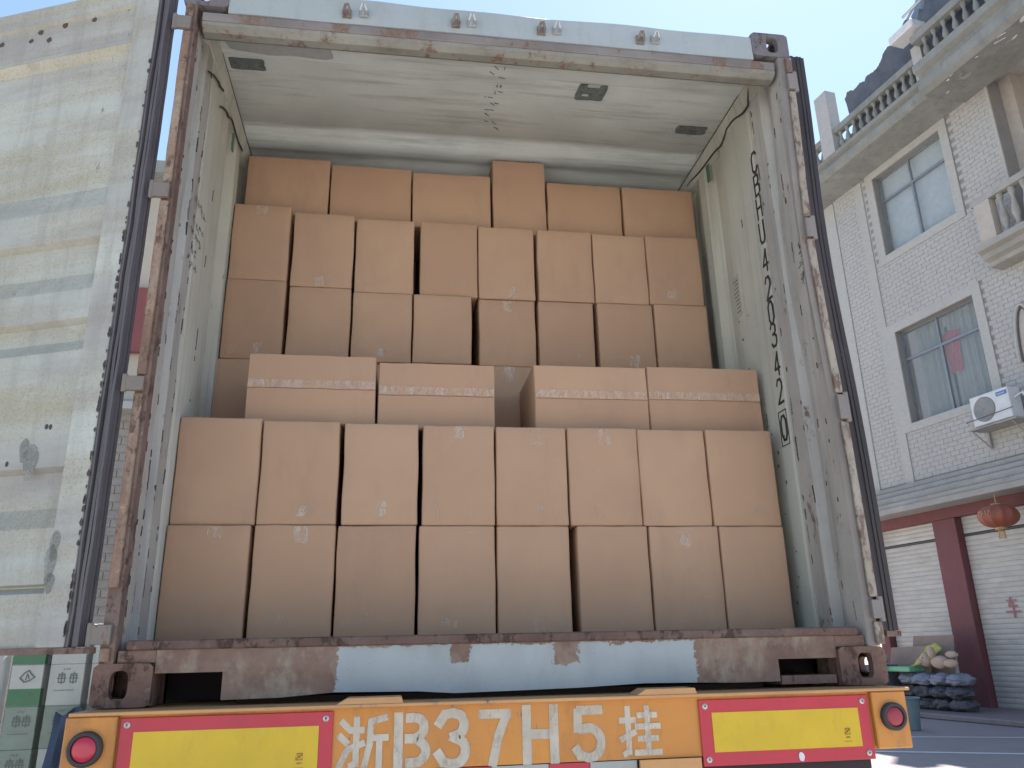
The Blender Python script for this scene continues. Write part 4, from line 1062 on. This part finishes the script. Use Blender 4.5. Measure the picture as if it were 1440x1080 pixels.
drape('roof_tarp', [(-2.5, .9, 14.75), (-2.9, .9, 15.05), (-3.6, .9, 14.95), (-5.5, .9, 15.2)], [(-2.5, .85, 13.36), (-2.9, .85, 13.36), (-3.6, .85, 13.36), (-5.5, .85, 13.36)], TARP, 'dark blue tarpaulin draped over the projecting roof balcony', 'tarp', amp=.10, off=.1)
drape('roof_tarp', [(-2.45, .3, 15.0), (-2.9, .3, 15.5), (-4, .3, 16.6), (-7, .3, 17.2), (-13, .3, 17.2)], [(-2.45, .4, 13.35), (-2.9, .4, 13.36), (-4, .4, 13.36), (-7, .4, 13.36), (-13, .4, 13.36)], worn('slate_tarp', (.13, .155, .20), (.09, .105, .14), 0, (.04, .05, .06), .6, (2, 2, 2)), 'tall slate blue tarpaulin wall behind the balusters of the projecting roof balcony', 'tarp', amp=.10, off=.2)
m = M()
for a, b in ((F(-1.2, .8, 14.5), F(-2.4, .7, 15.35)), (F(-2.4, .7, 13.3), F(-2.4, .7, 15.4)), (F(-3.6, .7, 13.3), F(-3.6, .7, 16.2)), (F(-2.4, .7, 15.3), F(-3.6, .7, 16.15)), (F(-2.2, 1.0, 15.0), F(-4.5, 1.0, 15.1))): m.tube([a, b], .03, 6)
tag(m.build('tarp_frame', STEEL, loc=F(-2.4, .7, 13.3)), 'thin metal pole frame holding the tarps on the roof', 'frame')
tag(FBX((-2.75, 1.0, 14.22), (-2.05, 1.42, 14.42)).build('plastic_trough', ACW, loc=F(-2.4, 1.2, 14.2), bevel=.03), 'white plastic trough with a bright rim lying on the roof edge', 'trough')

# ------------------------------------------------------------------ heap in front of the shutter
def gz(x, y): return (x, y, ZG)
BK = thing('plastic_bucket', (8.25, 10.75, ZG), 'teal plastic bucket standing on the ground beside the trailer lamp', 'bucket')
M().lathe((8.25, 10.75, ZG+.005), [(.15, 0), (.20, .50), (.17, .5), (.13, .03)], 24).build('bucket_body', TEAL, BK, smooth=True)
M().tube([(8.25+.207*math.cos(t), 10.75+.207*math.sin(t), ZG+.495) for t in [i*2*math.pi/28 for i in range(29)]], .016, 8, False).build('rim', TEAL, BK, smooth=True)
def blob(name, c, r, mat, label, cat, group=None, seed=0, squash=(1, 1, 1), n=3, amp=.12, parent=None, rot=0):
    bm = bmesh.new(); bmesh.ops.create_icosphere(bm, subdivisions=n, radius=1)
    for v in bm.verts:
        k = 1+amp*noise.noise(v.co*2.3+Vector((seed*3.3, seed, 0)))
        p = Vector((v.co.x*squash[0], v.co.y*squash[1], max(v.co.z, -.72)*squash[2]))*k*r
        v.co = Matrix.Rotation(rot, 3, 'Z') @ p
    me = bpy.data.meshes.new(name); bm.to_mesh(me); bm.free(); me.materials.append(mat)
    for p in me.polygons: p.use_smooth = True
    o = bpy.data.objects.new(name, me); COL.objects.link(o)
    if parent is not None: o.parent = parent; o.location = Vector(c)-ORG[parent.name]
    else: o.location = c
    return tag(o, label, cat, group)
# rows of mesh sacks: three high, four long
hs = [.10, .33, .56]
pos = ['left end', 'left of middle', 'right of middle', 'right end, against the maroon column']
lev = ['bottom', 'middle', 'top']
base = F(.15, 1.05, 0)
rot_ = math.atan2(FD.y, FD.x)
for r_ in range(3):
    for c_ in range(4):
        p = F(.85-c_*.42+(.04 if r_ % 2 else 0), 1.05+.03*random.uniform(-1, 1), hs[r_]+.1)
        blob('mesh_sack', p, .22, SACK if (r_ == 2) else SACKD, '%s mesh sack, %s layer of the sack pile, %s' % ('pale blue' if r_ == 2 else 'dark', lev[r_], pos[c_]), 'sack', 'mesh sacks piled in front of the left shutter', r_*7+c_, (1.16, 1.15, .58), 4, .26, rot=rot_)
# boards leaning behind the sacks
for i, (s0, s1, h0, h1, o, lab) in enumerate(((1.25, .10, .75, 1.50, .55, 'large grey brown cardboard sheet leaning behind the plush toy'), (1.70, .50, .62, 1.30, .78, 'lower cardboard sheet leaning left of the yellow cloth'), (.62, .16, .70, 1.30, .50, 'small cardboard sheet leaning beside the maroon column'))):
    m = M().add([F(s0, o+.25, h0-.6), F(s1, o+.25, h0-.6), F(s1-.05, o, h1), F(s0-.12, o, h1-.03*i), F(s0, o+.235, h0-.6), F(s1, o+.235, h0-.6), F(s1-.05, o-.015, h1), F(s0-.12, o-.015, h1-.03*i)], [(0, 1, 2, 3), (7, 6, 5, 4), (0, 4, 5, 1), (1, 5, 6, 2), (2, 6, 7, 3), (3, 7, 4, 0)])
    tag(m.build('cardboard_sheet', BCARD, loc=F(s0, o, .1)), lab, 'cardboard', 'cardboard sheets leaning on the shutter')
tag(FBX((.55, .95, .80), (1.25, 1.35, .90)).build('plastic_sheet', MINT, loc=F(.9, 1.1, .8), bevel=.03, seg=2), 'folded mint green plastic sheet on the left end of the sack pile', 'plastic sheet')
drape('yellow_cloth', [(.62, .95, 1.0), (.45, .92, 1.28), (.22, .9, 1.36), (.02, .95, 1.25)], [(.80, 1.15, .88), (.55, 1.2, .9), (.36, 1.22, .98), (.16, 1.18, 1.0)], YCL, 'crumpled yellow cloth draped over the sack pile behind the plush toy', 'cloth', 16, 8, .05)
PT = thing('plush_toy', F(-.1, 1.1, .9), 'beige plush toy lying on its side on top of the sack pile', 'plush toy')
bm = bmesh.new()
def ball(c, r, sq=(1, 1, 1)):
    g = bmesh.ops.create_icosphere(bm, subdivisions=3, radius=r)
    for v in g['verts']:
        v.co = Vector((v.co.x*sq[0], v.co.y*sq[1], v.co.z*sq[2])); 
        v.co = (Matrix.Rotation(rot_, 3, 'Z') @ v.co)+F(*c)-F(-.1, 1.1, .9)
        v.co += v.co.normalized()*.012*noise.noise(v.co*14)
ball((-.05, 1.12, .99), .15, (1.3, .9, .85)); ball((.24, 1.16, 1.03), .13); ball((-.34, 1.15, .97), .09, (1.9, .9, .9)); ball((-.30, 1.05, 1.13), .08, (1.9, .9, .9)); ball((.05, 1.2, 1.17), .08, (.9, .9, 1.5)); ball((.32, 1.12, 1.14), .045); ball((.17, 1.12, 1.15), .045)
me = bpy.data.meshes.new('plush_body'); bm.to_mesh(me); bm.free(); me.materials.append(PLUSH)
for p in me.polygons: p.use_smooth = True
o = bpy.data.objects.new('plush_body', me); COL.objects.link(o); o.parent = PT
blob('snout', F(.27, 1.29, 1.0), .045, PLUSH, None, None, parent=PT, n=2); blob('eye', F(.22, 1.285, 1.07), .014, RUBBER, None, None, parent=PT, n=2)
blob('white_bag', F(1.45, 1.3, 1.05), .17, CWHITE, 'crumpled pale bag on the far left of the sack pile by the container edge', 'bag', None, 5, (1.4, 1, .7))
tag(FBX((1.20, 1.0, .0), (1.7, 1.5, .93)).build('dark_crate', SACKD, loc=F(1.4, 1.2, 0), bevel=.02), 'dark crate under the pale bag beside the sack pile', 'crate')

# ------------------------------------------------------------------ left side: house wall, pillar, milk cartons
LBH = thing('tiled_house', (-6.5, 8.3, ZG), 'beige house with grey wall tiles seen through the gap by the left container post', 'house')
m = B((-12, 8.3, ZG), (-3.2, 16, 6.75)); m.build('wall', BEIGE, LBH)
m = M(); z = ZG+.3; k = 0
while z < 3.15:
    x = -5.6-(.15 if k % 2 else 0)
    while x < -3.3:
        m.box((x+.006, 8.282, z+.006), (x+.294, 8.2995, z+.10)); x += .30
    z += .108; k += 1
tag(m.build('wall_tile', TILE, LBH), kind='stuff')
M().prism([(8.0, 3.2), (8.299, 3.2), (8.299, 3.42), (8.0, 3.3)], -5.8, -3.2, lambda a, b, d: (d, a, b)).build('string_course', PLASTER, LBH)
tag(B((-4.25, 8.16, 4.05), (-3.75, 8.24, 5.0)).build('red_banner', plain('faded_red', (.20, .06, .06), .8), loc=(-4, 8.2, 4.5)), 'faded red banner on the beige wall seen in the gap beside the left post', 'banner')
tag(B((-12, 8.0, 6.751), (-3.1, 16.2, 6.95)).build('roof_edge', CONC, LBH), None)
tag(M().lathe((-3.93, 5.62, ZG+.001), [(.20, 0), (.20, .06), (.17, .08), (.17, 3.0)], 28).build('white_pillar', WHITE, loc=(-3.93, 5.62, ZG), smooth=True), 'round white pillar at the left edge of the photograph', 'pillar')

def milk(x, y, z, w, h, d, label, style):
    t = thing('drink_carton_box', (x, y, z), label, 'box', 'green and white drink cartons stacked behind the left door')
    b_ = B((x-w/2, y, z), (x+w/2, y+d, z+h)).build('box_body', CWHITE if style != 2 else CPALE, t, bevel=.004); ORG[b_.name] = ORG[t.name]
    if style in (0, 2): B((x-w/2-.001, y-.0015, z+.002), (x+w/2+.001, y+.06, z+h*.42)).build('green_band', CGREEN if style == 0 else CPALE, t)
    m = M(); rnd = random.Random(int(x*100)+int(z*100))
    Tm = lambda a, b, dd: (x+a, y-.0022-dd, z+b)
    if style == 0:
        m.stroke([(-w*.2, h*.68), (-w*.08, h*.80), (w*.05, h*.86), (w*.18, h*.74), (w*.26, h*.70), (w*.12, h*.62), (-w*.05, h*.58), (-w*.2, h*.68)], .012, Tm)
        m.stroke([(-w*.02, h*.64), (w*.02, h*.78), (w*.09, h*.66)], .010, Tm)
        for q in range(3): m.stroke([(w*.12+q*.018, h*.26), (w*.12+q*.018, h*.32)], .008, Tm)
    else:
        for cxx in ((-.22, .12) if style == 1 else (-.2, .1)):
            a0 = cxx*w; b0 = h*.55
            for q in ([(0, .0), (0, .07), (.05, .07), (.05, 0), (0, 0)], [(-.01, .035), (.06, .035)], [(.025, -.01), (.025, .085)], [(.008, .055), (.042, .055)]): m.stroke([(a0+p[0], b0+p[1]) for p in q], .008, Tm)
        for q in range(7): m.stroke([(-w*.3+q*.024, h*.36), (-w*.3+q*.024+.014, h*.36)], .006, Tm)
        for q in range(3): m.stroke([(-w*.1+q*.022, h*.86), (-w*.1+q*.022+.008, h*.89)], .007, Tm)
    m.build('print', CINK if style else CINK, b_)
cols = [(-3.555, .265), (-3.235, .29), (-2.90, .29)]
z0 = ZG+.02; H = .345
names = ['leftmost column', 'middle column', 'column nearest the lamp']
lv = ['bottom', 'second up', 'third up', 'fourth up', 'topmost']
for ci, (x, w) in enumerate(cols):
    for k in range(5):
        st = (0 if k in (3, 4) else 2) if ci == 0 else (1 if k != 2 else 2)
        if k < 2: st = 2 if ci == 0 else 1
        zc = ZG+.002+k*H-(.06 if ci else 0)*(1 if k else 0)
        milk(x, 5.5+.03*ci, ZG+.002+k*(H+.001), w, H, .30, '%s drink box, %s, %s left of the bumper' % (['green and white logo', 'white printed', 'pale green printed'][st], lv[k], names[ci]), st)
# navy cloth hung beside the boxes
m = M(); nu, nv = 8, 14
for i in range(nu+1):
    for j in range(nv+1):
        m.v.append(Vector((-3.22+.035*j/nv*-3+.30*i/nu, 5.35+.03*math.sin(i*1.7+j*.4), -.30-.95*j/nv-.04*math.sin(i))))
for i in range(nu):
    for j in range(nv): m.f.append((i*(nv+1)+j, i*(nv+1)+j+1, (i+1)*(nv+1)+j+1, (i+1)*(nv+1)+j))
k = len(m.v); m.v += [v+Vector((0, .015, 0)) for v in m.v]; m.f += [tuple(x+k for x in reversed(f)) for f in m.f]
tag(m.build('navy_cloth', BLUECL, loc=(-3.1, 5.35, -1.2), smooth=True), 'navy blue cloth hanging in front of the drink boxes by the left lamp', 'cloth')
